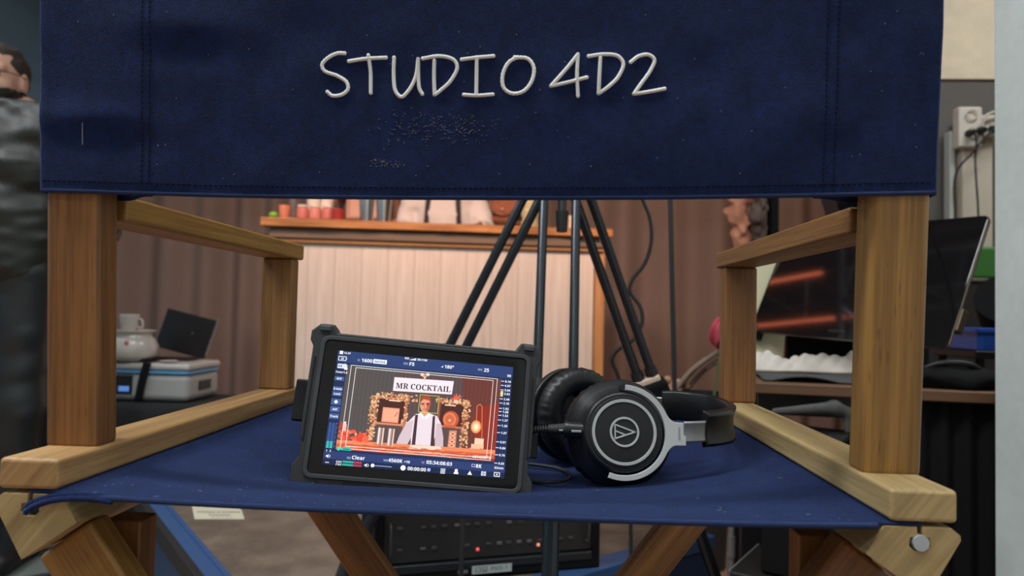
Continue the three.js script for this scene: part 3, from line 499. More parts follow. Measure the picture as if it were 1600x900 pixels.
  part('cable', tube([[0.056, 0.7402, -0.172], [0.047, 0.739, -0.173], [0.0385, 0.7335, -0.18], [0.0335, 0.722, -0.188], [0.031, 0.708, -0.19], [0.040, sy(0.04, -0.185), -0.187], [0.054, sy(0.054, -0.18), -0.18], [0.068, sy(0.068, -0.18), -0.185], [0.076, sy(0.076, -0.2), -0.205], [0.066, sy(0.066, -0.23), -0.235], [0.03, sy(0.03, -0.25), -0.255], [-0.03, sy(-0.03, -0.24), -0.25], [-0.06, sy(-0.06, -0.23), -0.235]], 0.0017, 160, 8), RUBBER, h);
}

// ---------------------------------------------------------------- the bar
const BARTOP = 1.295;
{
  const b = thing('bar_counter', 'whitewashed plank bar with live-edge wooden counter top', 'bar', [-0.52, 0, -3.17], 0.14);
  const paint = [0, 1, 2].map((k) => new THREE.MeshStandardMaterial({ map: woodTex([0.80, 0.75, 0.70], [0.93, 0.90, 0.86], 101 + k), roughness: 0.6, side: THREE.DoubleSide }));
  const pine = woodMat([0.62, 0.42, 0.24], [0.86, 0.66, 0.44], 111, 0.55), slabM = woodMat([0.42, 0.24, 0.12], [0.86, 0.62, 0.38], 113, 0.35, 1.8), mould = woodMat([0.40, 0.33, 0.27], [0.56, 0.47, 0.39], 115, 0.6);
  const pg = uvm(box(0.1366, 1.185, 0.018, 0.002), 'y');
  for (let k = 0; k < 12; k++) { const o = part('plank', pg, paint[k % 3], b); o.position.set(-0.748 + k * 0.1375, 0.5945, 0.001); }
  part('backing', at(box(1.66, 1.18, 0.02, 0.001, 1), 0.01, 0.592, -0.02), std([0.25, 0.2, 0.16], 0.8), b);
  for (const s of [-1, 1]) part('corner_post', uvm(at(box(0.055, 1.19, 0.055, 0.004), s < 0 ? -0.846 : 0.866, 0.597, -0.012), 'y'), pine, b);
  part('moulding', uvm(at(box(1.76, 0.05, 0.05, 0.006), 0.01, 1.222, 0.028), 'x'), mould, b);
  part('moulding_strip', uvm(at(box(1.75, 0.018, 0.03, 0.005), 0.01, 1.186, 0.022), 'x'), pine, b);
  for (const s of [-1, 1]) part('side_panel', at(box(0.02, 1.19, 0.46, 0.002), s < 0 ? -0.846 : 0.866, 0.597, -0.27), paint[0], b);
  // counter slab with a wavy natural edge
  const N = 60, top = []; for (let k = 0; k <= N; k++) { const x = -0.9 + k / N * 1.81; top.push([x, -0.085 - 0.012 * noise3(x * 6, 1, 1) - 0.006 * noise3(x * 19, 2, 1)]); } top.push([0.91, 0.5], [-0.9, 0.5]);
  const g = extrude(top, 0.034, 0.004); g.rotateX(-Math.PI / 2); g.scale(1, 1, 1); g.translate(0, BARTOP - 0.038, 0);
  // shape y runs to -z after the turn, so the wavy edge faces the room
  part('counter_top', uvm(g, 'x'), slabM, b);
}
// ---------------------------------------------------------------- people
function makePerson(o) {
  const P = thing('person', o.label, 'person', o.pos, o.turn), J = o.joints, skin = std([0.48, 0.27, 0.19], 0.55);
  const torso = (x, y, z, e = 0) => { let d = ell(x, y, z, [0, 1.27, 0], [0.175 + e, 0.26 + e, 0.115 + e]); d = smin(d, ell(x, y, z, [0, 1.0, 0], [0.16 + e, 0.17 + e, 0.115 + e]), 0.08); d = smin(d, cap(x, y, z, [-0.15, 1.40, -0.01], [0.15, 1.40, -0.01], 0.07 + e, 0.07 + e), 0.06); return d; };
  const arms = (x, y, z, e = 0, toWrist = 1) => { let d = 9; for (const s of ['L', 'R']) { const a = J['shoulder' + s], b = J['elbow' + s], w = J['wrist' + s], ww = w.map((q, i) => b[i] + (q - b[i]) * toWrist); d = Math.min(d, smin(cap(x, y, z, a, b, 0.056 + e, 0.044 + e), cap(x, y, z, b, ww, 0.044 + e, 0.03 + e), 0.03)); } return d; };
  const legs = (x, y, z, e = 0) => { let d = 9; for (const s of ['L', 'R']) { const h = J['hip' + s], k = J['knee' + s], a = J['ankle' + s]; d = Math.min(d, smin(cap(x, y, z, h, k, 0.085 + e, 0.058 + e), cap(x, y, z, k, a, 0.06 + e, 0.04 + e), 0.04)); } return d; };
  const hd = J.head;                                                 // centre of the head
  const headF = (x, y, z) => {
    x -= hd[0]; y -= hd[1]; z -= hd[2];
    let d = ell(x, y, z, [0, 0.025, -0.008], [0.076, 0.098, 0.095]);
    d = smin(d, ell(x, y, z, [0, -0.045, 0.018], [0.058, 0.068, 0.066]), 0.045);
    d = smin(d, ell(x, y, z, [0, -0.100, 0.052], [0.024, 0.016, 0.022]), 0.03);
    d = smin(d, cap(x, y, z, [0, 0.012, 0.088], [0, -0.030, 0.105], 0.009, 0.014), 0.014);
    for (const s of [-1, 1]) { d = smin(d, cap(x, y, z, [s * 0.014, 0.030, 0.084], [s * 0.048, 0.026, 0.066], 0.009, 0.009), 0.016); d = smin(d, ell(x, y, z, [s * 0.046, -0.03, 0.05], [0.02, 0.016, 0.018]), 0.025); d = Math.max(d, -ell(x, y, z, [s * 0.032, 0.006, 0.092], [0.016, 0.010, 0.016])); d = smin(d, ell(x, y, z, [s * 0.079, -0.002, -0.008], [0.009, 0.031, 0.019]), 0.008); }
    d = smin(d, cap(x, y, z, [-0.017, -0.064, 0.078], [0.017, -0.064, 0.078], 0.0075, 0.0075), 0.008);
    d = Math.max(d, -cap(x, y, z, [-0.02, -0.0625, 0.089], [0.02, -0.0625, 0.089], 0.0022, 0.0022));
    return smin(d, cap(x, y, z, [0, -0.09, -0.02], [0, -0.20, -0.03], 0.054, 0.058), 0.03);
  };
  const bodyF = (x, y, z) => { let d = smin(torso(x, y, z), arms(x, y, z), 0.05); d = smin(d, legs(x, y, z), 0.06); for (const s of ['L', 'R']) { const a = J['ankle' + s]; d = smin(d, cap(x, y, z, [a[0], 0.045, a[2] - 0.03], [a[0] * 1.1, 0.035, a[2] + 0.13], 0.04, 0.032), 0.03); } return smin(d, cap(x, y, z, [0, 1.40, -0.01], [hd[0], hd[1] - 0.1, hd[2] - 0.02], 0.06, 0.052), 0.04); };
  const gs = [surf(bodyF, [-0.5, -0.02, -0.3], [0.5, 1.62, 0.5], 96), surf(headF, [hd[0] - 0.1, hd[1] - 0.2, hd[2] - 0.13], [hd[0] + 0.1, hd[1] + 0.14, hd[2] + 0.14], 64)];
  // hands: palm, four bent fingers and a thumb
  for (const s of ['L', 'R']) {
    const w = V(...J['wrist' + s]), dir = V(...J['hand' + s]).normalize(), nrm = V(...(J['palm' + s])).normalize(), side = dir.clone().cross(nrm).normalize().multiplyScalar(s === 'L' ? 1 : -1);
    const at3 = (f, a, n) => w.clone().addScaledVector(dir, f).addScaledVector(side, a).addScaledVector(nrm, n).toArray(), bones = [[at3(-0.01, 0, 0), at3(0.03, 0, 0), 0.026, 0.028]];
    for (let k = 0; k < 4; k++) { const a = (k - 1.5) * 0.02, l = [0.07, 0.08, 0.075, 0.058][k]; bones.push([at3(0.02, a * 0.8, 0), at3(0.075, a, 0), 0.013, 0.0105], [at3(0.075, a, 0), at3(0.075 + l * 0.5, a * 1.1, 0.012), 0.0098, 0.0092], [at3(0.075 + l * 0.5, a * 1.1, 0.012), at3(0.075 + l * 0.8, a * 1.1, 0.034), 0.0092, 0.008]); }
    bones.push([at3(0.012, -0.02, 0), at3(0.045, -0.052, 0.012), 0.014, 0.0105], [at3(0.045, -0.052, 0.012), at3(0.075, -0.05, 0.024), 0.0105, 0.0088]);
    const f = (x, y, z) => { let d = 9; bones.forEach(([a, b, r0, r1], i) => { d = i ? smin(d, cap(x, y, z, a, b, r0, r1), 0.006) : cap(x, y, z, a, b, r0, r1); }); return smin(d, cap(x, y, z, J['elbow' + s], w.toArray(), 0.044, 0.028), 0.012); };
    const c = w.clone().addScaledVector(dir, 0.06); gs.push(surf((x, y, z) => Math.max(f(x, y, z), Math.hypot(x - c.x, y - c.y, z - c.z) - 0.115), [c.x - 0.12, c.y - 0.12, c.z - 0.12], [c.x + 0.12, c.y + 0.12, c.z + 0.12], 56));
  }
  part('body', join(...gs), skin, P);
  const fold = (x, y, z, a) => a * (0.4 * Math.sin(y * 34 + 5 * Math.sin(x * 7) + z * 12) + noise3(x * 11, y * 20, z * 8) + 0.35 * noise3(x * 24, y * 38, z * 14));
  const e = o.topThick;
  part(o.topName, surf((x, y, z) => { let d = smin(torso(x, y, z, e), arms(x, y, z, e, 0.92), 0.02); if (o.collar) d = smin(d, Math.max(cap(x, y, z, [0, 1.40, -0.01], [hd[0], hd[1] - 0.10, hd[2] - 0.01], 0.088, 0.098), y - (hd[1] - 0.085)), 0.03); return Math.max(d + fold(x, y, z, o.fold), o.hem - y, o.collar ? y - (hd[1] - 0.07) : y - 1.475); }, [-0.5, 0.5, -0.3], [0.5, 1.62, 0.5], 110), o.topMat, P, o.topLabel);
  part('trousers', surf((x, y, z) => Math.max(smin(legs(x, y, z, 0.018), torso(x, y, z, 0.01), 0.05) + fold(x, y, z, 0.004), y - 1.0, 0.06 - y), [-0.4, 0.02, -0.3], [0.4, 1.06, 0.4], 84), o.legMat, P);
  for (const s of ['L', 'R']) { const a = J['ankle' + s]; part('shoe', surf((x, y, z) => Math.max(smin(cap(x, y, z, [a[0], 0.05, a[2] - 0.04], [a[0] * 1.1, 0.042, a[2] + 0.14], 0.052, 0.042), cap(x, y, z, [a[0], 0.05, a[2] - 0.03], [a[0], 0.11, a[2] - 0.02], 0.05, 0.05), 0.02), 0.003 - y), [a[0] - 0.1, -0.01, a[2] - 0.13], [a[0] + 0.1, 0.19, a[2] + 0.22], 40), BLACK, P); }
  const hair = std(o.hair, 0.7);
  part('hair', surf((x, y, z) => { const X = x - hd[0], Y = y - hd[1], Z = z - hd[2]; return Math.max(ell(X, Y, Z, [0, 0.032, -0.014], [0.0795, 0.0985 + o.hairTop, 0.0975]) + 0.004 * noise3(x * 60, y * 60, z * 60), 0.012 + 0.62 * Z - Y + o.hairLine * Math.max(0, 1 - Math.abs(X) / 0.07), -0.075 - Y); }, [hd[0] - 0.12, hd[1] - 0.1, hd[2] - 0.14], [hd[0] + 0.12, hd[1] + 0.17, hd[2] + 0.12], 56), hair, P);
  if (o.beard) part('beard', surf((x, y, z) => { const X = x - hd[0], Y = y - hd[1], Z = z - hd[2]; return Math.max(headF(x, y, z) - 0.006 + 0.003 * noise3(x * 90, y * 90, z * 90), -0.02 - Z, Y + 0.052 - 0.2 * Math.abs(X), -0.135 - Y, 0.012 - Math.hypot(X * 0.6, Y + 0.064)); }, [hd[0] - 0.09, hd[1] - 0.15, hd[2] - 0.05], [hd[0] + 0.09, hd[1] + 0.02, hd[2] + 0.14], 52), hair, P);
  for (const s of [-1, 1]) { const ey = part('eye', new THREE.SphereGeometry(0.0115, 16, 12).translate(hd[0] + s * 0.032, hd[1] + 0.006, hd[2] + 0.074), std([0.6, 0.58, 0.55], 0.3), P); part('iris', new THREE.SphereGeometry(0.0055, 12, 10).translate(hd[0] + s * 0.032, hd[1] + 0.006, hd[2] + 0.0815), std([0.05, 0.03, 0.02], 0.2), ey); }
  if (o.glasses) {
    const gl = [], fr = std([0.02, 0.017, 0.016], 0.35);
    for (const s of [-1, 1]) { const pts = []; for (let k = 0; k < 24; k++) { const t = k / 24 * Math.PI * 2; pts.push([hd[0] + s * 0.034 + 0.026 * Math.cos(t), hd[1] + 0.002 + 0.0205 * Math.sin(t) - 0.002, hd[2] + 0.101 - 0.010 * ((0.034 + s * 0.026 * Math.cos(t) * s) / 0.06)]); } gl.push(tube(pts, 0.0017, 60, 6, true)); gl.push(tube([[hd[0] + s * 0.060, hd[1] + 0.008, hd[2] + 0.091], [hd[0] + s * 0.080, hd[1] + 0.010, hd[2] + 0.06], [hd[0] + s * 0.086, hd[1] + 0.012, hd[2]], [hd[0] + s * 0.085, hd[1] + 0.004, hd[2] - 0.022]], 0.0016, 30, 6)); }
    gl.push(tube([[hd[0] - 0.009, hd[1] + 0.004, hd[2] + 0.1], [hd[0], hd[1] + 0.009, hd[2] + 0.106], [hd[0] + 0.009, hd[1] + 0.004, hd[2] + 0.1]], 0.0017, 14, 6));
    part('glasses', join(...gl), fr, P, 'round dark spectacle frame');
  }
  if (o.braces) for (const s of [-1, 1]) {
    const pts = []; for (let k = 0; k <= 24; k++) { const t = k / 24, y = 0.99 + t * 0.49, x = s * (0.115 - 0.03 * t); let z = 0.3; for (let q = 0; q < 60; q++) { const d = smin(torso(x, y, z, e), 9, 0.01); if (d < 0.007) break; z -= Math.max(0.0015, d * 0.7); } pts.push(V(x, y, Math.max(z, -0.02))); }
    const cv = new THREE.CatmullRomCurve3(pts);
    part('braces_strap', slab(60, 2, (u, v) => { const p = cv.getPoint(u); p.x += (v - 0.5) * 0.03; p.z += 0.004; return p; }, 0.003, [0.5, 0.03]), std([0.02, 0.017, 0.018], 0.7), P);
  }
  return P;
}
{
  const legsJ = { hipL: [0.09, 0.93, 0], hipR: [-0.09, 0.93, 0], kneeL: [0.1, 0.5, 0.015], kneeR: [-0.1, 0.5, 0.015], ankleL: [0.11, 0.09, -0.01], ankleR: [-0.11, 0.09, -0.01] };
  // bartender: both hands resting on the counter
  makePerson({
    label: 'person in white shirt and dark braces standing behind the bar, hands on counter', pos: [-0.6, 0.162, -3.86], turn: 0.04,
    joints: { ...legsJ, head: [0, 1.64, 0.02], shoulderL: [0.19, 1.40, 0], shoulderR: [-0.19, 1.40, 0], elbowL: [0.262, 1.185, 0.03], elbowR: [-0.262, 1.185, 0.03], wristL: [0.235, 1.172, 0.27], wristR: [-0.235, 1.172, 0.27], handL: [-0.15, 0, 1], handR: [0.15, 0, 1], palmL: [0, -0.2, 1], palmR: [0, -0.2, 1] },
    topThick: 0.016, fold: 0.006, hem: 0.93, topName: 'shirt', topMat: std([0.74, 0.72, 0.70], 0.85), topLabel: 'white long-sleeved shirt', legMat: std([0.03, 0.028, 0.03], 0.8), hair: [0.12, 0.055, 0.025], hairTop: 0.014, hairLine: 0.02, braces: true, glasses: true,
  });
  const step = thing('bar_platform', 'low wooden platform behind the bar carrying the bartender', 'platform', [-0.6, 0, -3.88]);
  for (let k = 0; k < 5; k++) part('platform_plank', uvm(at(box(1.3, 0.022, 0.104, 0.003), 0, 0.149, -0.22 + k * 0.11), 'x', [k * 0.2, k * 0.03]), WOOD_B, step);
  for (const x of [-0.6, 0, 0.6]) part('bearer', uvm(at(box(0.06, 0.138, 0.54, 0.003), x, 0.069, 0), 'z'), WOOD_A, step);
  // man at the left edge of the room
  makePerson({
    label: 'bearded person with round glasses and dark crumpled jacket at the left edge', pos: [-1.735, 0.0, -1.69], turn: 0.2,
    joints: { ...legsJ, head: [0, 1.545, 0.03], shoulderL: [0.18, 1.34, 0], shoulderR: [-0.18, 1.34, 0], elbowL: [0.255, 1.09, -0.10], elbowR: [-0.235, 1.08, -0.01], wristL: [0.07, 0.95, -0.205], wristR: [-0.23, 0.84, 0.05], handL: [-1, -0.3, 0], handR: [0, -1, 0.15], palmL: [0, 0, -1], palmR: [1, 0, 0.3] },
    topThick: 0.036, fold: 0.008, hem: 0.82, topName: 'jacket', topMat: std([0.012, 0.014, 0.0115], 0.42), topLabel: 'dark green-black crumpled jacket with raised collar', legMat: std([0.014, 0.018, 0.02], 0.4), hair: [0.022, 0.017, 0.014], hairTop: 0.0, hairLine: 0.045, beard: true, glasses: true, collar: true,
  });
}
// ---------------------------------------------------------------- things on and behind the bar
{
  const Y = BARTOP + 0.001, glass = phys([0.9, 0.9, 0.9], 0.05, { transmission: 1, thickness: 0, ior: 1.45 });
  const steel = std([0.72, 0.70, 0.68], 0.2, 1);
  const shaker = (x, z, label) => { const t = thing('cocktail_shaker', label, 'shaker', [x, Y, z], 0, 'steel shakers on the bar'); part('cup', lathe([[0, 0], [0.032, 0], [0.034, 0.004], [0.044, 0.17], [0.0455, 0.175], [0.043, 0.174], [0.032, 0.006], [0, 0.006]], 32), steel, t); part('rim', at(new THREE.TorusGeometry(0.0448, 0.0016, 8, 32).rotateX(Math.PI / 2), 0, 0.174, 0), steel, t); };
  shaker(-0.925, -3.2, 'tall steel cocktail shaker on the bar beside the jars'); shaker(-0.835, -3.21, 'tall steel cocktail shaker on the bar beside the white shirt');
  const bottle = (x, z, hgt, r, c, label, capc) => { const t = thing('bottle', label, 'bottle', [x, Y, z], 0, 'bottles on the bar'); part('body', lathe([[0, 0], [r, 0], [r * 1.02, 0.01], [r, hgt * 0.6], [r * 0.9, hgt * 0.68], [r * 0.4, hgt * 0.8], [r * 0.36, hgt * 0.96], [0, hgt * 0.96]], 28), c, t); part('cap', at(cyl(r * 0.42, r * 0.42, hgt * 0.1, 18), 0, hgt * 0.97, 0), capc, t); part('label_band', at(cyl(r * 1.035, r * 1.03, hgt * 0.25, 28), 0, hgt * 0.32, 0), std([0.75, 0.7, 0.62], 0.7), t); };
  const cream = std([0.72, 0.68, 0.6], 0.4), redL = std([0.55, 0.05, 0.05], 0.25), pinkL = std([0.62, 0.24, 0.2], 0.35);
  bottle(-1.235, -3.25, 0.3, 0.036, cream, 'cream bottle standing behind the fruit tray', redL); bottle(-1.165, -3.27, 0.28, 0.034, std([0.66, 0.62, 0.55], 0.35), 'pale bottle between the cream bottle and the red glass', std([0.3, 0.08, 0.06], 0.4));
  single('canister', lathe([[0, 0], [0.026, 0], [0.026, 0.2], [0.02, 0.22], [0, 0.222]], 24), std([0.12, 0.11, 0.11], 0.5), 'dark grey canister near the left end of the bar', 'canister', [-1.3, Y, -3.13]);
  const tray = thing('fruit_tray', 'wooden tray of pink fruit jars on the bar', 'tray', [-1.185, Y, -3.14], 0.1);
  part('tray_base', at(box(0.2, 0.012, 0.11, 0.004), 0, 0.006, 0), std([0.45, 0.22, 0.14], 0.6), tray);
  for (let k = 0; k < 3; k++) { const j = part('jar', at(lathe([[0, 0], [0.03, 0], [0.032, 0.01], [0.032, 0.055], [0.026, 0.065], [0, 0.066]], 22), -0.066 + k * 0.066, 0.012, 0), k === 1 ? pinkL : std([0.55, 0.18, 0.15], 0.35), tray); part('lid', at(cyl(0.029, 0.029, 0.01, 22), -0.066 + k * 0.066, 0.083, 0), cream, j); }
  const rg = thing('red_glass', 'short glass of bright red drink on the bar', 'glass', [-1.055, Y, -3.12]);
  part('tumbler', lathe([[0.0, 0.0], [0.033, 0], [0.037, 0.1], [0.0355, 0.1], [0.031, 0.006], [0, 0.006]], 28), glass, rg); part('drink', at(cyl(0.034, 0.0305, 0.06, 28), 0, 0.037, 0), redL, rg);
  single('lime', new THREE.SphereGeometry(0.02, 18, 14).scale(1.2, 0.9, 1).translate(0, 0.018, 0), std([0.2, 0.5, 0.04], 0.4), 'small bright green lime at the left end of the bar', 'lime', [-1.362, Y, -3.02]);
  single('paper_cup', lathe([[0, 0], [0.024, 0], [0.031, 0.08], [0.029, 0.08], [0.022, 0.004], [0, 0.004]], 22), std([0.7, 0.26, 0.16], 0.6), 'orange cup beside the lime on the bar', 'cup', [-1.335, Y, -3.1]);
  const tk = thing('carved_mug', 'pale green carved totem mug on the bar behind the tripod', 'mug', [-0.045, Y, -3.3]);
  part('body', lathe([[0, 0], [0.045, 0], [0.05, 0.02], [0.043, 0.06], [0.05, 0.085], [0.043, 0.12], [0.05, 0.145], [0.044, 0.19], [0.04, 0.19], [0.038, 0.02], [0, 0.02]], 28), std([0.5, 0.47, 0.26], 0.5), tk);
  for (let k = 0; k < 3; k++) for (const s of [-1, 1]) part('carved_eye', new THREE.SphereGeometry(0.011, 12, 10).scale(1, 0.8, 0.6).translate(s * 0.019, 0.04 + k * 0.06, 0.042), std([0.66, 0.62, 0.42], 0.5), tk);
  const bk = thing('card_box', 'small cream box beside the right end of the bar', 'box', [0.2, Y, -3.3], 0.2); part('carton', at(box(0.07, 0.06, 0.05, 0.003), 0, 0.03, 0), std([0.8, 0.66, 0.5], 0.7), bk); part('lid', at(box(0.073, 0.02, 0.053, 0.003), 0, 0.066, 0), std([0.84, 0.72, 0.56], 0.7), bk);
  // shelf unit behind the bartender
  const sh = thing('back_shelf', 'dark wooden open shelf unit standing behind the bartender', 'shelf', [-0.72, 0, -4.38]), sw = woodMat([0.32, 0.17, 0.09], [0.58, 0.36, 0.21], 121, 0.6);
  for (const x of [-0.72, -0.28, 0.28, 0.72]) part('upright', uvm(at(box(0.04, 2.1, 0.24, 0.003), x, 1.05, 0), 'y'), sw, sh);
  for (const x of [-0.5, 0.5]) for (const y of [0.5, 1.0, 1.46, 2.08]) part('shelf_board', uvm(at(box(0.4, 0.026, 0.24, 0.003), x, y, 0), 'x'), sw, sh);
  const fr = thing('framed_picture', 'pale pink framed square standing on the back shelf', 'picture', [-1.25, 1.474, -4.33]); part('frame', extrude(rrect(0.24, 0.24, 0.004), 0.02, 0.002, [rrect(0.2, 0.2, 0.002, 0, 0, true)]).translate(0, 0.122, -0.01), std([0.6, 0.35, 0.26], 0.5), fr); part('panel', at(box(0.205, 0.205, 0.012, 0.001), 0, 0.122, -0.002), std([0.82, 0.5, 0.4], 0.7), fr);
  const br = thing('cask', 'small wooden cask lying on its cradle on the back shelf', 'cask', [-0.26, 1.474, -4.36]), cw = woodMat([0.5, 0.25, 0.14], [0.78, 0.48, 0.3], 125, 0.55);
  part('staves', lathe([[0, -0.1], [0.088, -0.1], [0.1, -0.05], [0.106, 0], [0.1, 0.05], [0.088, 0.1], [0.088, 0.092], [0, 0.092]], 36).rotateX(Math.PI / 2).translate(0, 0.128, 0), cw, br);
  for (const z of [-0.085, -0.04, 0.04, 0.085]) part('hoop', new THREE.TorusGeometry(z * z > 0.004 ? 0.093 : 0.103, 0.004, 8, 36).translate(0, 0.128, z), std([0.5, 0.3, 0.2], 0.4, 0.6), br);
  part('tap', rod([0, 0.075, 0.09], [0, 0.075, 0.125], 0.008), std([0.7, 0.5, 0.3], 0.4), br); for (const z of [-0.05, 0.05]) part('cradle', at(box(0.17, 0.034, 0.025, 0.004), 0, 0.017, z), cw, br);
}

// ---------------------------------------------------------------- tripod in front of the bar
{
  const t = thing('tripod', 'black twin-tube camera tripod standing between the chair and the bar', 'tripod');
  const hub = [0.075, 1.19, -0.93], tubeM = std([0.04, 0.046, 0.054], 0.24, 0.75), cl = std([0.012, 0.012, 0.013], 0.55);
  const legF = (foot, kf, gap, r, rl, flat) => {
    const lg = new THREE.Group(); lg.name = 'leg'; t.add(lg);
    const a = V(...hub), b = V(...foot), d = b.clone().sub(a), side = d.clone().cross(flat ? V(0, 0, 1) : V(0, 1, 0)).normalize(), k = a.clone().addScaledVector(d, kf);
    for (const s of [-1, 1]) part('tube', rod(a.clone().addScaledVector(side, s * gap / 2).addScaledVector(d, 0.03).toArray(), k.clone().addScaledVector(side, s * gap / 2).toArray(), r, r, 20), tubeM, lg);
    const dn = d.clone().normalize(), q = new THREE.Quaternion().setFromUnitVectors(V(0, 1, 0), dn), m = new THREE.Matrix4().makeBasis(side, dn, side.clone().cross(dn));
    const joint = join(...[-1, 1].map((s) => rod(k.clone().addScaledVector(side, s * gap / 2).addScaledVector(dn, -0.02).toArray(), k.clone().addScaledVector(side, s * gap / 2).addScaledVector(dn, 0.03).toArray(), r * 1.35, r * 1.5, 18)), box(gap + r * 2.4, 0.05, r * 3, 0.008).applyMatrix4(m).translate(...k.clone().addScaledVector(dn, 0.04).toArray()));
    part('joint', joint, cl, lg);
    part('lower_tube', rod(k.clone().addScaledVector(dn, 0.02).toArray(), b.clone().addScaledVector(dn, -0.03).toArray(), rl, rl, 20), tubeM, lg);
    part('foot', rod(b.clone().addScaledVector(dn, -0.05).toArray(), b.toArray(), rl * 1.35, rl * 0.9, 18), RUBBER, lg);
    return { lg, k, dn, side, m };
  };
  legF([0.06, 0.0, -0.5], 0.405, 0.062, 0.0088, 0.0135);
  const L2 = legF([-0.336, 0.306, -0.87], 0.50, 0.03, 0.0092, 0.012, true);
  const L3 = legF([0.54, 0.0, -1.16], 0.405, 0.03, 0.0098, 0.013, true);
  // torn tape and strap wrapped round the right leg's joint
  part('tape', join(box(0.055, 0.014, 0.03, 0.004).applyMatrix4(L3.m).translate(...L3.k.clone().addScaledVector(L3.dn, 0.004).toArray())), std([0.72, 0.55, 0.44], 0.8), L3.lg, 'pale torn tape');
  part('strap', box(0.078, 0.085, 0.046, 0.012).applyMatrix4(L3.m).translate(...L3.k.clone().addScaledVector(L3.dn, 0.05).toArray()), BLACKMATTE, L3.lg);
  part('spider', lathe([[0, -0.04], [0.045, -0.04], [0.06, -0.02], [0.065, 0.03], [0.05, 0.04], [0, 0.04]], 28).translate(...hub), cl, t);
  part('bowl', lathe([[0.03, 0.03], [0.055, 0.06], [0.05, 0.075], [0, 0.075]], 28).translate(...hub), cl, t);
  part('bowl_handle', join(rod([hub[0] + 0.003, hub[1] - 0.035, hub[2] + 0.0], [0.0785, 1.03, -0.905], 0.0085, 0.0085, 18), rod([0.0785, 1.04, -0.906], [0.0785, 1.0, -0.903], 0.0125, 0.0105, 20)), cl, t);
  const hd = part('pan_head', join(at(box(0.09, 0.075, 0.09, 0.012), hub[0], hub[1] + 0.115, hub[2]), at(box(0.055, 0.016, 0.13, 0.004), hub[0], hub[1] + 0.161, hub[2])), cl, t);
  part('pan_bar', rod([hub[0] + 0.04, hub[1] + 0.1, hub[2] + 0.03], [hub[0] + 0.14, hub[1] + 0.05, hub[2] + 0.25], 0.008, 0.01), cl, hd);
}
// hanging cables beside the tripod
single('hanging_cable', tube([[0.22, 2.385, -1.84], [0.225, 2.2, -1.75], [0.24, 1.7, -1.35], [0.256, 1.4, -1.16], [0.257, 1.22, -1.105], [0.259, 1.108, -1.1], [0.277, 1.059, -1.1], [0.282, 1.009, -1.1], [0.269, 0.958, -1.1], [0.240, 0.917, -1.1], [0.236, 0.894, -1.1], [0.260, 0.859, -1.1], [0.264, 0.823, -1.1], [0.246, 0.788, -1.1], [0.207, 0.758, -1.1], [0.199, 0.741, -1.1], [0.212, 0.710, -1.1], [0.226, 0.66, -1.1], [0.24, 0.56, -1.1], [0.25, 0.31, -1.11]], 0.0042, 260, 8), RUBBER, 'thin dark cable hanging in loose S-curves beside the tripod', 'cable');
single('straight_cable', tube([[0.30, 2.385, -1.84], [0.305, 2.2, -1.76], [0.33, 1.7, -1.45], [0.348, 1.4, -1.32], [0.357, 1.1445, -1.3], [0.366, 0.9, -1.3], [0.3752, 0.656, -1.3], [0.38, 0.45, -1.3], [0.385, 0.308, -1.3]], 0.0062, 140, 8), RUBBER, 'thick black cable hanging straight down right of the tripod', 'cable');

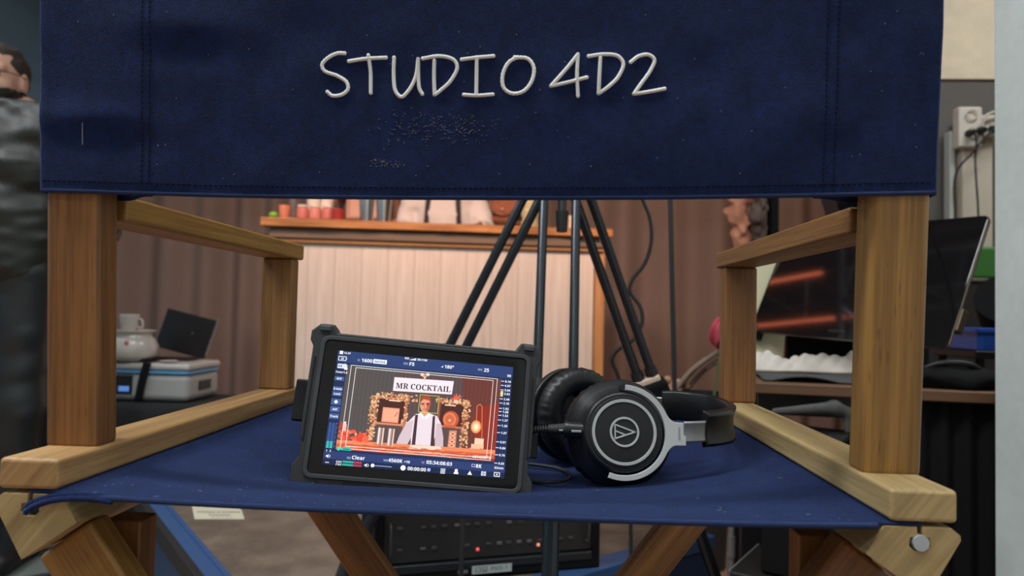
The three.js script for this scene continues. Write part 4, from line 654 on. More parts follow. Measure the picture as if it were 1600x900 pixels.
// ---------------------------------------------------------------- large flat case with blue edges, and the rack on it
{
  const H = 0.3, a = V(-0.6330, H, -0.9263), b = V(-1.0161, H, -1.3818), along = b.clone().sub(a).normalize(), perp = V(-along.z, 0, along.x); // along: left edge going away; perp: to the right
  if (perp.x < 0) perp.negate();
  const r0 = V(0.1314, H, -1.0136), near = a.clone().addScaledVector(along, r0.clone().sub(a).dot(along)); // near corner: right edge runs along perp through r0
  const LA = 1.15, LP = 1.1, M = new THREE.Matrix4().makeBasis(perp, V(0, 1, 0), perp.clone().cross(V(0, 1, 0)));
  const c = thing('flight_case', 'large low case with worn brown top and blue metal edges under the chair', 'case');
  const loc = (p, q, y) => near.clone().addScaledVector(perp, p).addScaledVector(along, q).setY(y);
  const slabAt = (p0, p1, q0, q1, y0, y1, r = 0.003) => { const g = box(p1 - p0, y1 - y0, q1 - q0, r, 1).applyMatrix4(M); return g.translate(...loc((p0 + p1) / 2, (q0 + q1) / 2, (y0 + y1) / 2).toArray()); };
  const brown = new THREE.MeshStandardMaterial({ map: dataTex(512, 512, (i, j) => { const n = pn(i / 40, j / 40, 13, 13, 131), m = pn(i / 9, j / 9, 57, 57, 132), f = hash(i, j, 133), sc = pn(i / 3, j / 60, 170, 9, 134) > 0.9 ? 0.07 : 0; const k = 0.78 + 0.3 * n + 0.12 * m + 0.08 * f + sc; return [0.43 * k, 0.375 * k, 0.33 * k]; }, true, 1.4, 1.4), roughness: 0.42, side: THREE.DoubleSide });
  const blue = std([0.035, 0.085, 0.21], 0.45), bw = 0.058;
  part('top_panel', uvm(slabAt(bw, LP - bw, bw, LA - bw, H - 0.02, H - 0.002), 'x'), brown, c);
  part('body', slabAt(0.004, LP - 0.004, 0.004, LA - 0.004, 0.004, H - 0.021), std([0.016, 0.042, 0.11], 0.5), c);
  for (const [p0, p1, q0, q1] of [[0.012, bw, 0, LA], [LP - bw, LP, 0, LA], [bw, LP - bw, 0, bw], [bw, LP - bw, LA - bw, LA]]) part('blue_edge', slabAt(p0, p1, q0, q1, H - 0.03, H), blue, c);
  part('ridge', slabAt(bw - 0.015, bw - 0.006, 0.01, LA - 0.01, H - 0.004, H + 0.004, 0.003), blue, c);
  part('rubber_edge', slabAt(-0.006, 0.0115, 0, LA, H - 0.04, H + 0.002), std([0.015, 0.014, 0.014], 0.6), c);
  // white sticker
  const st = canvasTex(512, 320, (g, w, h) => { g.fillStyle = '#cfc7ae'; g.fillRect(0, 0, w, h); g.fillStyle = '#3e3a34'; g.textAlign = 'center'; g.textBaseline = 'middle'; g.font = 'bold 46px sans-serif'; g.fillText('Création et broderie', w / 2 + 10, 178); g.fillText('françaises', w / 2 + 10, 236); g.font = '34px sans-serif'; g.fillStyle = '#6b6658'; g.fillText('05 61 00 40 20', w / 2 + 30, 290); });
  const pts = [[-0.9046, -1.415], [-0.776, -1.4255], [-0.703, -1.2961], [-0.8253, -1.2806]].map(([x, z]) => V(x, H - 0.0008, z));
  const sg = slab(1, 1, (u, v) => { const t = pts[0].clone().lerp(pts[1], u), m = pts[3].clone().lerp(pts[2], u); return m.lerp(t, v); }, 0.0008, [1, 1]);
  part('sticker', sg, new THREE.MeshStandardMaterial({ map: st, roughness: 0.7, side: THREE.DoubleSide }), c, 'cream printed sticker');
  // rack of electronics standing on the case
  const fl = V(-0.2253, H, -0.9986), fr = V(0.1937, H, -1.1407), ang = Math.atan2(-(fr.z - fl.z), fr.x - fl.x), W = 0.47;
  const k = thing('equipment_rack', 'black rack of electronic units with small indicator lamps on the brown case', 'rack', [-0.048, H + 0.0015, -0.985], ang);
  part('rack_shell', extrude([[-W / 2, 0], [W / 2, 0], [W / 2, 0.36], [-W / 2, 0.36]], 0.36, 0.003, [[[-W / 2 + 0.012, 0.014], [-W / 2 + 0.012, 0.346], [W / 2 - 0.012, 0.346], [W / 2 - 0.012, 0.014]]]).translate(0, 0.003, -0.363), BLACKMATTE, k);
  part('rack_back', at(box(W - 0.02, 0.34, 0.01, 0.001), 0, 0.18, -0.35), BLACKMATTE, k);
  const face = std([0.017, 0.016, 0.016], 0.5), btn = std([0.11, 0.105, 0.1], 0.5), dim = std([0.045, 0.043, 0.042], 0.5);
  const red = std([0.5, 0.06, 0.07], 0.4, 0, { emissive: L(1, 0.08, 0.1), emissiveIntensity: 0.8 }), amber = std([0.5, 0.2, 0.12], 0.4, 0, { emissive: L(1, 0.35, 0.2), emissiveIntensity: 0.7 });
  for (let u = 0; u < 3; u++) {
    const y0 = 0.036 + u * 0.102, p = part('unit_panel', at(box(W - 0.03, 0.098, 0.02, 0.002), 0, y0 + 0.05, -0.016), face, k);
    for (let q = 0; q < 34; q++) { const bx = -0.19 + (q % 17) * 0.0225, by = y0 + 0.028 + ((q / 17) | 0) * 0.042; if (hash(q, u, 9) < 0.22) continue; part('button', at(box(0.011, 0.0045 + 0.002 * hash(q, u, 7), 0.004, 0.001, 1), bx + 0.004 * hash(q, u, 3), by, -0.005), hash(q, u, 5) > 0.72 ? btn : dim, p); }
    for (const s of [-1, 1]) part('handle', tube([[s * 0.208, y0 + 0.02, -0.006], [s * 0.208, y0 + 0.022, 0.008], [s * 0.208, y0 + 0.078, 0.008], [s * 0.208, y0 + 0.08, -0.006]], 0.003, 20, 6), dim, p);
    part('indicator', at(new THREE.SphereGeometry(0.0036, 12, 10), -0.03, y0 + 0.019, -0.004), red, p); part('indicator', at(new THREE.SphereGeometry(0.0036, 12, 10), 0.1, y0 + 0.019, -0.004), amber, p);
  }
  part('lower_lip', at(box(W - 0.03, 0.018, 0.012, 0.003), 0, 0.026, -0.004), DARKMETAL, k);
  const tg = canvasTex(512, 96, (g, w, h) => { g.fillStyle = '#aeb8b4'; g.fillRect(0, 0, w, h); g.fillStyle = '#7c8582'; g.fillRect(36, 12, 80, 70); g.fillRect(126, 12, 70, 70); g.fillStyle = '#c4cdca'; g.fillRect(52, 28, 44, 12); g.fillRect(52, 52, 44, 12); g.fillRect(142, 28, 38, 12); g.fillStyle = '#2e4440'; g.font = 'bold 62px monospace'; g.textBaseline = 'middle'; g.fillText('PSCO-1', 240, 44); });
  part('name_plate', at(box(0.084, 0.0165, 0.0012, 0.0003, 1), -0.0015, 0.0175, 0.0065), std([0.35, 0.37, 0.36], 0.5), k);
  part('name_plate_print', new THREE.PlaneGeometry(0.082, 0.0155).translate(-0.0015, 0.0175, 0.0074), new THREE.MeshStandardMaterial({ map: tg, roughness: 0.5 }), k);
  const nb = canvasTex(128, 64, (g, w, h) => { g.fillStyle = '#0d0d0d'; g.fillRect(0, 0, w, h); g.fillStyle = '#9a9a98'; g.font = 'bold 44px sans-serif'; g.textBaseline = 'middle'; g.textAlign = 'center'; g.fillText('6420', w / 2, h / 2); });
  part('unit_number', new THREE.PlaneGeometry(0.026, 0.012).translate(-0.062, 0.0165, 0.0068), new THREE.MeshStandardMaterial({ map: nb, roughness: 0.5 }), k);
  single('rack_cable', tube([[-0.1, 0.69, -0.86], [-0.098, 0.55, -0.855], [-0.095, 0.42, -0.855], [-0.096, 0.34, -0.86], [-0.09, 0.306, -0.87], [-0.07, 0.3055, -0.83]], 0.0045, 60, 8), RUBBER, 'black cable hanging down in front of the electronics rack', 'cable');
}
// grey mat and loose cables on the floor at the left
{
  const mat = new THREE.MeshStandardMaterial({ map: dataTex(128, 128, (i, j) => { const k = 0.9 + 0.2 * hash(i, j, 141); return [0.42 * k, 0.45 * k, 0.43 * k]; }, true, 8, 8), roughness: 0.95, side: THREE.DoubleSide });
  single('floor_mat', uvm(at(box(0.62, 0.005, 0.75, 0.002, 1), 0, 0.0032, 0), 'x'), mat, 'grey-green floor mat beside the blue-edged case', 'mat', [-1.45, 0, -1.55], 0.55);
  const c = (pts, label) => single('floor_cable', tube(pts, 0.007, 90, 8), RUBBER, label, 'cable', [0, 0.0135, 0], 0, 'loose cables on the floor mat');
  c([[-1.9, 0, -1.25], [-1.6, 0, -1.45], [-1.4, 0.0, -1.62], [-1.25, 0.0, -1.55], [-1.19, 0, -1.38], [-1.22, 0, -1.2]], 'curved black cable looping over the grey mat');
  c([[-1.62, 0.014, -1.1], [-1.5, 0.014, -1.3], [-1.36, 0.015, -1.5], [-1.28, 0.014, -1.75], [-1.25, 0.014, -2.0]], 'straight black cable crossing the grey mat');
  c([[-1.75, 0.014, -1.72], [-1.55, 0.014, -1.78], [-1.35, 0.03, -1.85], [-1.1, 0.014, -1.95]], 'short black cable along the far side of the grey mat');
}

// ---------------------------------------------------------------- left: cloth-covered table with cooler, pot and computer
{
  const t = thing('covered_table', 'low table under a black cloth behind the left post', 'table', [-1.66, 0, -2.33]);
  part('table_cloth', slab(70, 40, (u, v) => { const w = 0.8, d = 0.36; const px = (u - 0.5) * (w + 0.84), pz = (v - 0.5) * (d + 0.84); const ox = Math.max(0, Math.abs(px) - w / 2), oz = Math.max(0, Math.abs(pz) - d / 2), drop = Math.min(0.43, Math.max(ox, oz)); const x = Math.sign(px) * Math.min(Math.abs(px), w / 2 + 0.012 + (ox > 0 ? 0.012 * Math.sin(pz * 40) : 0)), z = Math.sign(pz) * Math.min(Math.abs(pz), d / 2 + 0.012 + (oz > 0 ? 0.012 * Math.sin(px * 36) : 0)); return V(x, 0.452 - drop, z); }, 0.003, [1.4, 0.9]), std([0.013, 0.013, 0.014], 0.95), t);
  part('table_top', at(box(0.8, 0.02, 0.36, 0.003), 0, 0.438, 0), BLACK, t);
  for (const sx of [-1, 1]) for (const sz of [-1, 1]) part('leg', rod([sx * 0.37, 0, sz * 0.15], [sx * 0.37, 0.43, sz * 0.15], 0.014), BLACK, t);
  const Y0 = 0.4555, c = thing('cooler_box', 'pale grey cooler box with blue trim stripe and dark side vent', 'cooler', [-1.65, Y0, -2.325], 0.0);
  const shell = std([0.36, 0.36, 0.35], 0.45);
  part('body', at(box(0.62, 0.112, 0.26, 0.03, 4), 0, 0.0575, 0), shell, c);
  part('lid', at(box(0.625, 0.028, 0.265, 0.0135, 4), 0, 0.138, 0), std([0.47, 0.44, 0.42], 0.4), c);
  part('blue_trim', extrude(rrect(0.626, 0.266, 0.03), 0.009, 0, [rrect(0.60, 0.24, 0.02, 0, 0, true)], 10).rotateX(-Math.PI / 2).translate(0, 0.1135, 0), std([0.12, 0.36, 0.62], 0.35), c);
  part('vent', at(box(0.004, 0.038, 0.1, 0.0015), 0.3105, 0.06, 0.0), BLACK, c);
  for (let k = 0; k < 4; k++) part('vent_slat', at(box(0.003, 0.003, 0.09, 0.001, 1), 0.3135, 0.046 + k * 0.009, 0), std([0.06, 0.06, 0.06], 0.5), c);
  part('control_panel', at(box(0.11, 0.075, 0.006, 0.002), 0.03, 0.065, 0.129), BLACK, c);
  part('display', at(box(0.042, 0.02, 0.003, 0.001), 0.052, 0.05, 0.133), std([0.1, 0.2, 0.5], 0.4, 0, { emissive: L(0.12, 0.3, 0.8), emissiveIntensity: 0.5 }), c, 'small lit blue display');
  part('strap', slab(20, 2, (u, v) => V(0.145 - 0.03 * u + (v - 0.5) * 0.032, 0.155 - 0.15 * u, 0.136 + 0.006 * Math.sin(u * 3)), 0.003, [0.2, 0.03]), BLACKMATTE, c);
  const YT = Y0 + 0.1535;
  single('dark_tray', at(lathe([[0, 0], [0.095, 0], [0.11, 0.012], [0.107, 0.014], [0.093, 0.004], [0, 0.004]], 40).scale(1, 1, 0.55), 0, 0, 0), BLACK, 'flat black tray under the white pot on the cooler', 'tray', [-1.61, YT, -2.255]);
  const p = thing('ceramic_pot', 'cream ceramic pot with flared rim on the black tray', 'pot', [-1.605, YT + 0.0045, -2.25]), cer = phys([0.62, 0.58, 0.52], 0.25, { clearcoat: 0.5 });
  part('body', lathe([[0, 0], [0.05, 0], [0.068, 0.015], [0.072, 0.042], [0.062, 0.066], [0.052, 0.074], [0.056, 0.084], [0.066, 0.088], [0.064, 0.091], [0.05, 0.085], [0.047, 0.075], [0.055, 0.062], [0.06, 0.02], [0, 0.008]], 44), cer, p);
  part('painted_flower', new THREE.SphereGeometry(0.007, 12, 8).scale(1, 1, 0.25).translate(0.022, 0.055, 0.066), std([0.6, 0.16, 0.14], 0.5), p);
  part('inner_lid', at(cyl(0.05, 0.05, 0.004, 32), 0, 0.0835, 0), cer, p);
  p.scale.setScalar(1.33);
  const m = thing('coffee_cup', 'small pale cup standing on top of the ceramic pot', 'cup', [-1.622, YT + 0.122, -2.25]);
  part('cup_body', lathe([[0, 0], [0.026, 0], [0.032, 0.05], [0.0325, 0.058], [0.030, 0.058], [0.025, 0.004], [0, 0.004]], 30), cer, m); part('handle', tube([[0.028, 0.014, 0], [0.046, 0.012, 0], [0.045, 0.038, 0], [0.031, 0.044, 0]], 0.0036, 20, 8), cer, m);
  const l = thing('laptop', 'thin black open laptop standing on the cooler lid beside the pot', 'laptop', [-1.54, YT, -2.425], 0.0);
  part('base', at(box(0.2, 0.008, 0.085, 0.003), 0.01, 0.0045, 0.04), BLACK, l); const s = part('screen_lid', at(box(0.2, 0.15, 0.005, 0.003), 0.035, 0.094, -0.03, -0.16, 0, -0.22), std([0.02, 0.019, 0.02], 0.35, 0.3), l); part('edge_strip', at(box(0.004, 0.145, 0.006, 0.001), 0.138, 0.084, -0.028, -0.16, 0, -0.24), std([0.25, 0.25, 0.25], 0.4, 0.6), s); part('emblem', at(box(0.011, 0.0035, 0.001, 0.0004, 1), 0.062, 0.095, -0.0265, -0.16, 0, 0.7), std([0.2, 0.2, 0.2], 0.4, 0.5), s);
  m.scale.setScalar(1.15); l.scale.setScalar(1.15);
  const paper = std([0.6, 0.52, 0.46], 0.8); single('saucer', lathe([[0, 0], [0.02, 0], [0.034, 0.006], [0.033, 0.008], [0.018, 0.003], [0, 0.003]], 28), paper, 'small cream saucer in front of the laptop', 'saucer', [-1.445, YT, -2.235]);
}
// ---------------------------------------------------------------- right: table with leaning display, cloths, lamps and cables
{
  const TY = 0.708, t = thing('work_table', 'brown wooden work table behind the right armrest', 'table', [0.775, 0, -1.232], -0.17), tw = woodMat([0.30, 0.20, 0.13], [0.46, 0.33, 0.22], 151, 0.6);
  part('table_top', uvm(at(box(0.54, 0.022, 0.54, 0.003), 0, TY - 0.011, 0), 'x'), tw, t);
  for (const sx of [-1, 1]) for (const lz of [-0.22, 0.06]) part('leg', at(box(0.045, TY - 0.022, 0.045, 0.003), sx * 0.23, (TY - 0.022) / 2, lz), BLACK, t);
  part('black_skirt', slab(30, 6, (u, v) => V(0.06 + u * 0.2, TY - 0.024 - v * 0.66, 0.235 + 0.008 * Math.sin(u * 30)), 0.003, [0.2, 0.66]), BLACKMATTE, t);
  part('apron', at(box(0.47, 0.05, 0.016, 0.003), 0, TY - 0.047, 0.2), BLACK, t);
  // display facing the set, tilted back
  const d = thing('large_display', 'large dark glossy display leaning back on the work table', 'display', [0.782, 0.935, -1.236]); d.rotation.set(-0.43, -1.078, -0.033, 'YXZ');
  part('glass', extrude(rrect(0.53, 0.30, 0.01), 0.004, 0.0008, [], 8).translate(0, 0, -0.004), phys([0.004, 0.004, 0.005], 0.06, { clearcoat: 0.4, clearcoatRoughness: 0.04 }), d);
  part('back_case', at(box(0.522, 0.292, 0.014, 0.005), 0, 0, -0.0125), BLACK, d); part('bezel_edge', extrude(rrect(0.533, 0.303, 0.012), 0.005, 0.0003, [rrect(0.5305, 0.3005, 0.01, 0, 0, true)], 8).translate(0, 0, -0.009), std([0.25, 0.2, 0.16], 0.35, 0.8), d);
  part('stand_arm', at(box(0.05, 0.20, 0.03, 0.006), 0, -0.045, -0.036, -0.25), BLACK, d);
  part('clip', at(box(0.02, 0.05, 0.02, 0.003), 0.262, -0.085, -0.016), std([0.12, 0.1, 0.07], 0.4, 0.6), d); part('clip', at(box(0.03, 0.035, 0.03, 0.004), -0.255, -0.152, -0.012), DARKMETAL, d);
  const base = thing('display_stand', 'black display foot plate standing on the work table', 'stand', [0.93, TY, -1.22], -1.078); part('foot_plate', at(box(0.16, 0.012, 0.13, 0.005), 0, 0.0065, 0), BLACK, base); part('neck', at(box(0.06, 0.09, 0.03, 0.005), 0, 0.055, 0.03), BLACK, base);
  // grey mat, white cloth
  const gm = new THREE.MeshStandardMaterial({ map: dataTex(128, 128, (i, j) => { const k = 0.88 + 0.24 * hash(i, j, 161); return [0.26 * k, 0.26 * k, 0.27 * k]; }, true, 10, 10), roughness: 0.9, side: THREE.DoubleSide });
  single('grey_cloth', slab(60, 30, (u, v) => { const x = 0.512 + u * 0.30 + v * 0.03, z = -1.04 - v * 0.17 + u * 0.045, wav = 0.010 * Math.max(0, Math.sin(u * 7.2 + v * 2 - 0.4)) * (1 - v); return V(x, TY + 0.0032 + wav + 0.004 * v * u, z); }, 0.004, [0.4, 0.34]), gm, 'grey felt cloth with a rippled edge on the work table', 'cloth');
  single('white_towel', slab(80, 30, (u, v) => { const x = 0.545 + u * 0.245 + 0.02 * v, z = -1.235 - v * 0.09 + 0.008 * Math.sin(u * 9), bump = 0.022 + 0.007 * Math.sin(u * 10 + 1) * Math.sin(u * 4.3) + 0.0025 * Math.sin(u * 21 + v * 9) + 0.002 * Math.sin(u * 47 - v * 12); return V(x, TY + 0.006 + Math.sin(v * Math.PI) * bump * 1.6, z); }, 0.006, [0.4, 0.15]), std([0.66, 0.60, 0.53], 0.92), 'crumpled cream towel lying below the large display', 'towel');
  // cloth ear hanging below the table edge
  single('hanging_bag', surf((x, y, z) => { let q = cap(x, y, z, [-0.1, 0.0, 0], [0.02, 0.012, 0], 0.006, 0.012); q = smin(q, cap(x, y, z, [0.02, 0.012, 0], [0.06, 0.0, 0], 0.013, 0.006), 0.01); return smin(q, cap(x, y, z, [0.045, 0.0, 0], [0.045, -0.035, 0], 0.008, 0.006), 0.012); }, [-0.13, -0.15, -0.05], [0.1, 0.05, 0.05], 40), std([0.07, 0.07, 0.067], 0.9), 'grey cloth bag hanging under the work table', 'bag', [0.615, 0.653, -0.985]);
  // black gear on the table right of the post
  const bag = thing('gear_bag', 'black padded gear bag on the table right of the chair post', 'bag', [0.875, TY + 0.001, -1.02], -0.17);
  part('bag_body', surf((x, y, z) => Math.max(ell(x, y, z, [0, 0.015, 0], [0.12, 0.028, 0.055]) + 0.006 * noise3(x * 25, y * 30, z * 25), -y), [-0.18, -0.01, -0.1], [0.18, 0.09, 0.1], 44), BLACKMATTE, bag); part('bag_handle', tube([[-0.06, 0.03, 0.02], [-0.03, 0.048, 0.03], [0.03, 0.048, 0.03], [0.06, 0.03, 0.02]], 0.006, 24, 8), BLACK, bag);
  const kc = thing('accessory_case', 'flat black accessory case standing at the back of the work table', 'case', [0.845, TY + 0.0005, -1.452], -0.17); part('case_body', at(box(0.28, 0.12, 0.05, 0.006), 0, 0.061, 0), BLACKMATTE, kc); part('latch', at(box(0.03, 0.015, 0.006, 0.002), 0, 0.09, 0.027), STEEL, kc);
  const bin = thing('blue_bin', 'bright blue plastic bin standing right of the large display', 'bin', [1.245, 0.773, -1.42]);
  part('tub', extrude(rrect(0.22, 0.16, 0.012), 0.05, 0, [rrect(0.208, 0.148, 0.01, 0, 0, true)]).rotateX(-Math.PI / 2).translate(0, 0.001, 0), std([0.03, 0.13, 0.62], 0.4), bin); part('floor_plate', at(box(0.208, 0.004, 0.148, 0.001), 0, 0.003, 0), std([0.03, 0.13, 0.62], 0.4), bin); part('rim', extrude(rrect(0.232, 0.172, 0.014), 0.008, 0.001, [rrect(0.206, 0.146, 0.01, 0, 0, true)]).rotateX(-Math.PI / 2).translate(0, 0.046, 0), std([0.03, 0.13, 0.62], 0.4), bin);
  const st2 = thing('side_stool', 'black stool carrying the blue bin', 'stool', [1.245, 0, -1.42]); part('seat', at(box(0.26, 0.02, 0.2, 0.004), 0, 0.762, 0), BLACK, st2); for (const sx of [-1, 1]) for (const sz of [-1, 1]) part('leg', rod([sx * 0.11, 0, sz * 0.08], [sx * 0.11, 0.755, sz * 0.08], 0.011), BLACK, st2);
  const fl = thing('film_light', 'black film light with folded barn doors on a stand behind the blue bin', 'lamp', [1.42, 0, -1.66]);
  part('stand', rod([0, 0.02, 0], [0, 0.8, 0], 0.012), BLACK, fl); for (let k = 0; k < 3; k++) part('stand_leg', rod([0, 0.2, 0], [0.14 * Math.cos(k * 2.09 + 0.4), 0.01, 0.14 * Math.sin(k * 2.09 + 0.4)], 0.009), BLACK, fl); part('head', at(cyl(0.085, 0.07, 0.2, 28), 0, 0.86, 0, 0.9, 0, 0.5), BLACKMATTE, fl); part('knob', at(cyl(0.012, 0.012, 0.03, 14), 0.03, 0.86, 0.1, Math.PI / 2), STEEL, fl);
  const gc = thing('green_crate', 'green plastic crate stacked beyond the large display', 'crate', [1.52, 0, -2.05]); part('crate_body', at(box(0.34, 0.98, 0.2, 0.01), 0, 0.491, 0), std([0.02, 0.018, 0.016], 0.7), gc, 'dark cabinet below'); part('crate_top', at(box(0.33, 0.11, 0.19, 0.012), 0, 1.046, 0), std([0.05, 0.19, 0.035], 0.6), gc); part('crate_rim', at(box(0.35, 0.012, 0.21, 0.004), 0, 0.986, 0), std([0.16, 0.14, 0.11], 0.6), gc);
  const yb = single('cream_board', slab(4, 10, (u, v) => V((u - 0.5) * 0.1 + 0.05 * v, 0.003 + v * 0.33, -0.06 * v), 0.004, [0.1, 0.3]), std([0.62, 0.58, 0.38], 0.8), 'pale yellow board leaning behind the left side of the large display', 'board', [0.632, TY + 0.001, -1.44], -0.1);
  // suspended prop rig behind the armrest
  const rig = thing('costume_stand', 'light stand draped with orange and brown props behind the right armrest', 'stand', [0.87, 0, -2.2]);
  part('pole', rod([0, 0.01, 0], [0, 1.75, 0], 0.011), std([0.45, 0.47, 0.43], 0.4, 0.4), rig); for (let k = 0; k < 3; k++) part('stand_leg', rod([0, 0.35, 0], [0.3 * Math.cos(k * 2.09), 0.01, 0.3 * Math.sin(k * 2.09)], 0.008), BLACK, rig);
  part('draped_cloth', surf((x, y, z) => smin(smin(ell(x, y, z, [-0.10, 1.235, 0.02], [0.042, 0.065, 0.03]), ell(x, y, z, [-0.085, 1.145, 0.02], [0.04, 0.05, 0.03]), 0.03), ell(x, y, z, [-0.045, 1.32, 0.02], [0.05, 0.06, 0.035]), 0.03) + 0.012 * noise3(x * 40, y * 36, z * 30), [-0.18, 1.07, -0.05], [0.04, 1.42, 0.09], 52), std([0.55, 0.22, 0.13], 0.85), rig, 'orange crumpled cloth');
  part('brown_wrap', surf((x, y, z) => smin(cap(x, y, z, [-0.03, 1.1, 0.02], [-0.02, 1.36, 0.02], 0.032, 0.03), ell(x, y, z, [-0.05, 1.22, 0.05], [0.03, 0.03, 0.02]), 0.02) + 0.01 * noise3(x * 50, y * 40, z * 40), [-0.1, 1.04, -0.05], [0.05, 1.42, 0.1], 44), std([0.10, 0.06, 0.045], 0.8), rig);
  part('black_panel', at(box(0.035, 0.26, 0.05, 0.012), 0.035, 1.27, 0), BLACKMATTE, rig);
  const cam = thing('studio_camera', 'black camera with lens on a stand above the right armrest', 'camera', [1.12, 0, -2.0]);
  part('stand_pole', rod([0.05, 0.01, 0], [0.05, 1.23, 0], 0.014), BLACK, cam); for (let k = 0; k < 3; k++) part('stand_leg', rod([0.05, 0.4, 0], [0.05 + 0.3 * Math.cos(k * 2.09 + 1), 0.01, 0.3 * Math.sin(k * 2.09 + 1)], 0.01), BLACK, cam);
  part('camera_body', at(box(0.16, 0.13, 0.13, 0.012), 0.03, 1.30, 0), BLACK, cam); part('lens', join(rod([-0.02, 1.28, 0.05], [-0.06, 1.24, 0.12], 0.035, 0.04, 24), rod([-0.06, 1.24, 0.12], [-0.075, 1.225, 0.145], 0.044, 0.044, 24)), BLACKGLOSS, cam); part('badge', at(new THREE.SphereGeometry(0.008, 12, 10), 0.085, 1.30, 0.066), std([0.8, 0.8, 0.8], 0.3, 0.4), cam); part('switch_row', at(box(0.05, 0.01, 0.006, 0.002), -0.005, 1.245, 0.066), std([0.25, 0.25, 0.25], 0.4, 0.4), cam); part('side_flap', at(box(0.006, 0.2, 0.12, 0.003), -0.1, 1.3, 0, 0, 0, 0.3), std([0.05, 0.04, 0.04], 0.6), cam);
  // flowers and dried stems in a tall bucket
  const bq = thing('flower_bucket', 'tall dark bucket of dried stems with one pink flower beside the right front post', 'flowers', [0.6, 0, -1.95]);
  part('bucket', lathe([[0, 0.002], [0.075, 0.002], [0.095, 0.55], [0.1, 0.58], [0.095, 0.58], [0.072, 0.012], [0, 0.012]], 30), std([0.03, 0.03, 0.03], 0.6), bq);
  part('flower_head', surf((x, y, z) => { const a = Math.atan2(z, x), r = Math.hypot(x, z); return ell(x, y, z, [0, 0, 0], [0.036, 0.048, 0.036]) + 0.006 * Math.sin(a * 5 + y * 60 + r * 60); }, [-0.06, -0.07, -0.06], [0.06, 0.07, 0.06], 40).translate(0.052, 0.785, 0.0), std([0.55, 0.07, 0.10], 0.6), bq, 'deep pink flower head');
  part('flower_stem', tube([[0.02, 0.45, 0], [0.035, 0.6, 0], [0.052, 0.74, 0]], 0.005, 20, 6), std([0.12, 0.16, 0.06], 0.7), bq);
  const stemM = std([0.26, 0.19, 0.14], 0.85); [[-0.09, 0.6, 0.0, 0.04, 0.72], [-0.11, 0.585, 0.03, 0.0, 0.70], [-0.06, 0.585, -0.02, 0.06, 0.7]].forEach(([x0, y0, z0, x1, y1]) => part('dried_stem', tube([[x0, y0, z0], [(x0 + x1) / 2, (y0 + y1) / 2 + 0.012, z0], [x1, y1, z0]], 0.009, 24, 8), stemM, bq));
  for (let k = 0; k < 12; k++) part('seed_pod', at(new THREE.SphereGeometry(rr(0.010, 0.017), 12, 10), -0.11 + rr(-0.03, 0.05), 0.60 + rr(-0.015, 0.025), rr(-0.03, 0.03)), std([0.50, 0.27, 0.17], 0.8), bq);
  // socket column on the back right wall
  const col = thing('cable_column', 'cream painted service column fixed to the wall beside the partition', 'column', [1.735, 0, -2.36]); part('column_box', at(box(0.115, 1.66, 0.07, 0.004), 0, 0.831, -0.0), std([0.64, 0.55, 0.44], 0.7), col); part('side_channel', at(box(0.022, 1.6, 0.04, 0.003), -0.085, 0.801, -0.005), std([0.5, 0.5, 0.46], 0.6), col);
  const so = thing('power_sockets', 'white double power socket block with plugged black cables on the column', 'socket', [1.692, 1.52, -2.32]);
  part('socket_box', at(box(0.09, 0.16, 0.045, 0.008), 0.0, 0.085, 0.001), std([0.68, 0.62, 0.53], 0.5), so); part('socket_box', at(box(0.085, 0.085, 0.05, 0.008), 0.088, 0.09, 0.004, 0, 0, 0.12), std([0.66, 0.58, 0.48], 0.5), so);
  for (const [x, y] of [[0, 0.13], [0, 0.06], [0.09, 0.092]]) part('socket_ring', new THREE.TorusGeometry(0.02, 0.0025, 8, 24).translate(x, y, 0.03), std([0.58, 0.5, 0.4], 0.5), so);
  for (const [x, y] of [[-0.01, 0.058], [0.03, 0.068], [0.075, 0.075]]) part('plug', rod([x, y, 0.025], [x, y - 0.004, 0.06], 0.015, 0.011), BLACK, so);
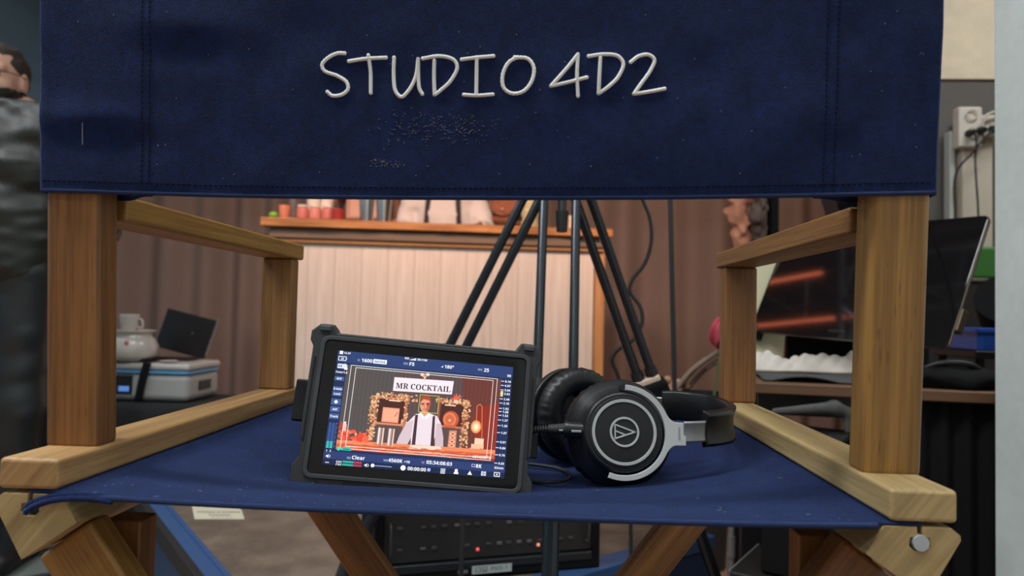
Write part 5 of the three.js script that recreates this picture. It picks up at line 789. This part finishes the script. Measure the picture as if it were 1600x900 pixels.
  part('power_cord', tube([[-0.01, 0.055, 0.06], [-0.005, 0.02, 0.065], [0.0, -0.05, 0.05], [0.012, -0.25, 0.048], [0.018, -0.5, 0.048], [0.02, -0.8, 0.05]], 0.004, 60, 6), RUBBER, so); part('power_cord', tube([[0.075, 0.072, 0.06], [0.04, 0.05, 0.075], [-0.02, -0.03, 0.06], [-0.07, -0.1, 0.05], [-0.075, -0.3, 0.05]], 0.004, 50, 6), RUBBER, so); part('white_cord', tube([[0.13, 0.13, 0.01], [0.09, 0.14, 0.05], [0.04, 0.12, 0.05], [0.03, 0.08, 0.045]], 0.005, 30, 6), std([0.62, 0.56, 0.48], 0.5), so);
  // grey stand tube and dark box below the seat at the right
  const gs = thing('grey_stand', 'thin grey stand tube beside the right tripod leg', 'stand', [0.512, 0.0, -1.275]); part('tube', rod([0, 0.01, 0], [0, 0.62, 0], 0.0065), std([0.34, 0.34, 0.32], 0.45, 0.3), gs); part('collar', rod([0, 0.26, 0], [0, 0.31, 0], 0.009), std([0.25, 0.25, 0.24], 0.5), gs); part('base_plate', lathe([[0, 0], [0.045, 0], [0.045, 0.008], [0.02, 0.012], [0, 0.012]], 28), BLACK, gs);
  const tb = thing('tilted_box', 'low black box with a thin silver edge right of the chair legs', 'box', [0.4238, 0.0, -0.9697], Math.atan2(0.1633, 0.106)); // local x runs along the silver edge
  part('box_body', at(box(0.2, 0.338, 0.24, 0.005), 0.1, 0.169, 0.122), std([0.012, 0.0115, 0.011], 0.6), tb); part('silver_edge', at(box(0.2, 0.004, 0.004, 0.001), 0.1, 0.338, 0.002), std([0.35, 0.35, 0.35], 0.4, 0.6), tb);
  const sp = thing('speaker_box', 'plain matte black cabinet standing on the low black box', 'cabinet', [0.585, 0.34, -0.988], 0.995); part('cabinet_body', at(box(0.16, 0.26, 0.14, 0.006), 0, 0.131, 0), BLACKMATTE, sp); part('cabinet_top', at(box(0.164, 0.012, 0.144, 0.004), 0, 0.268, 0), BLACK, sp);
}

renderer.render(scene, camera);
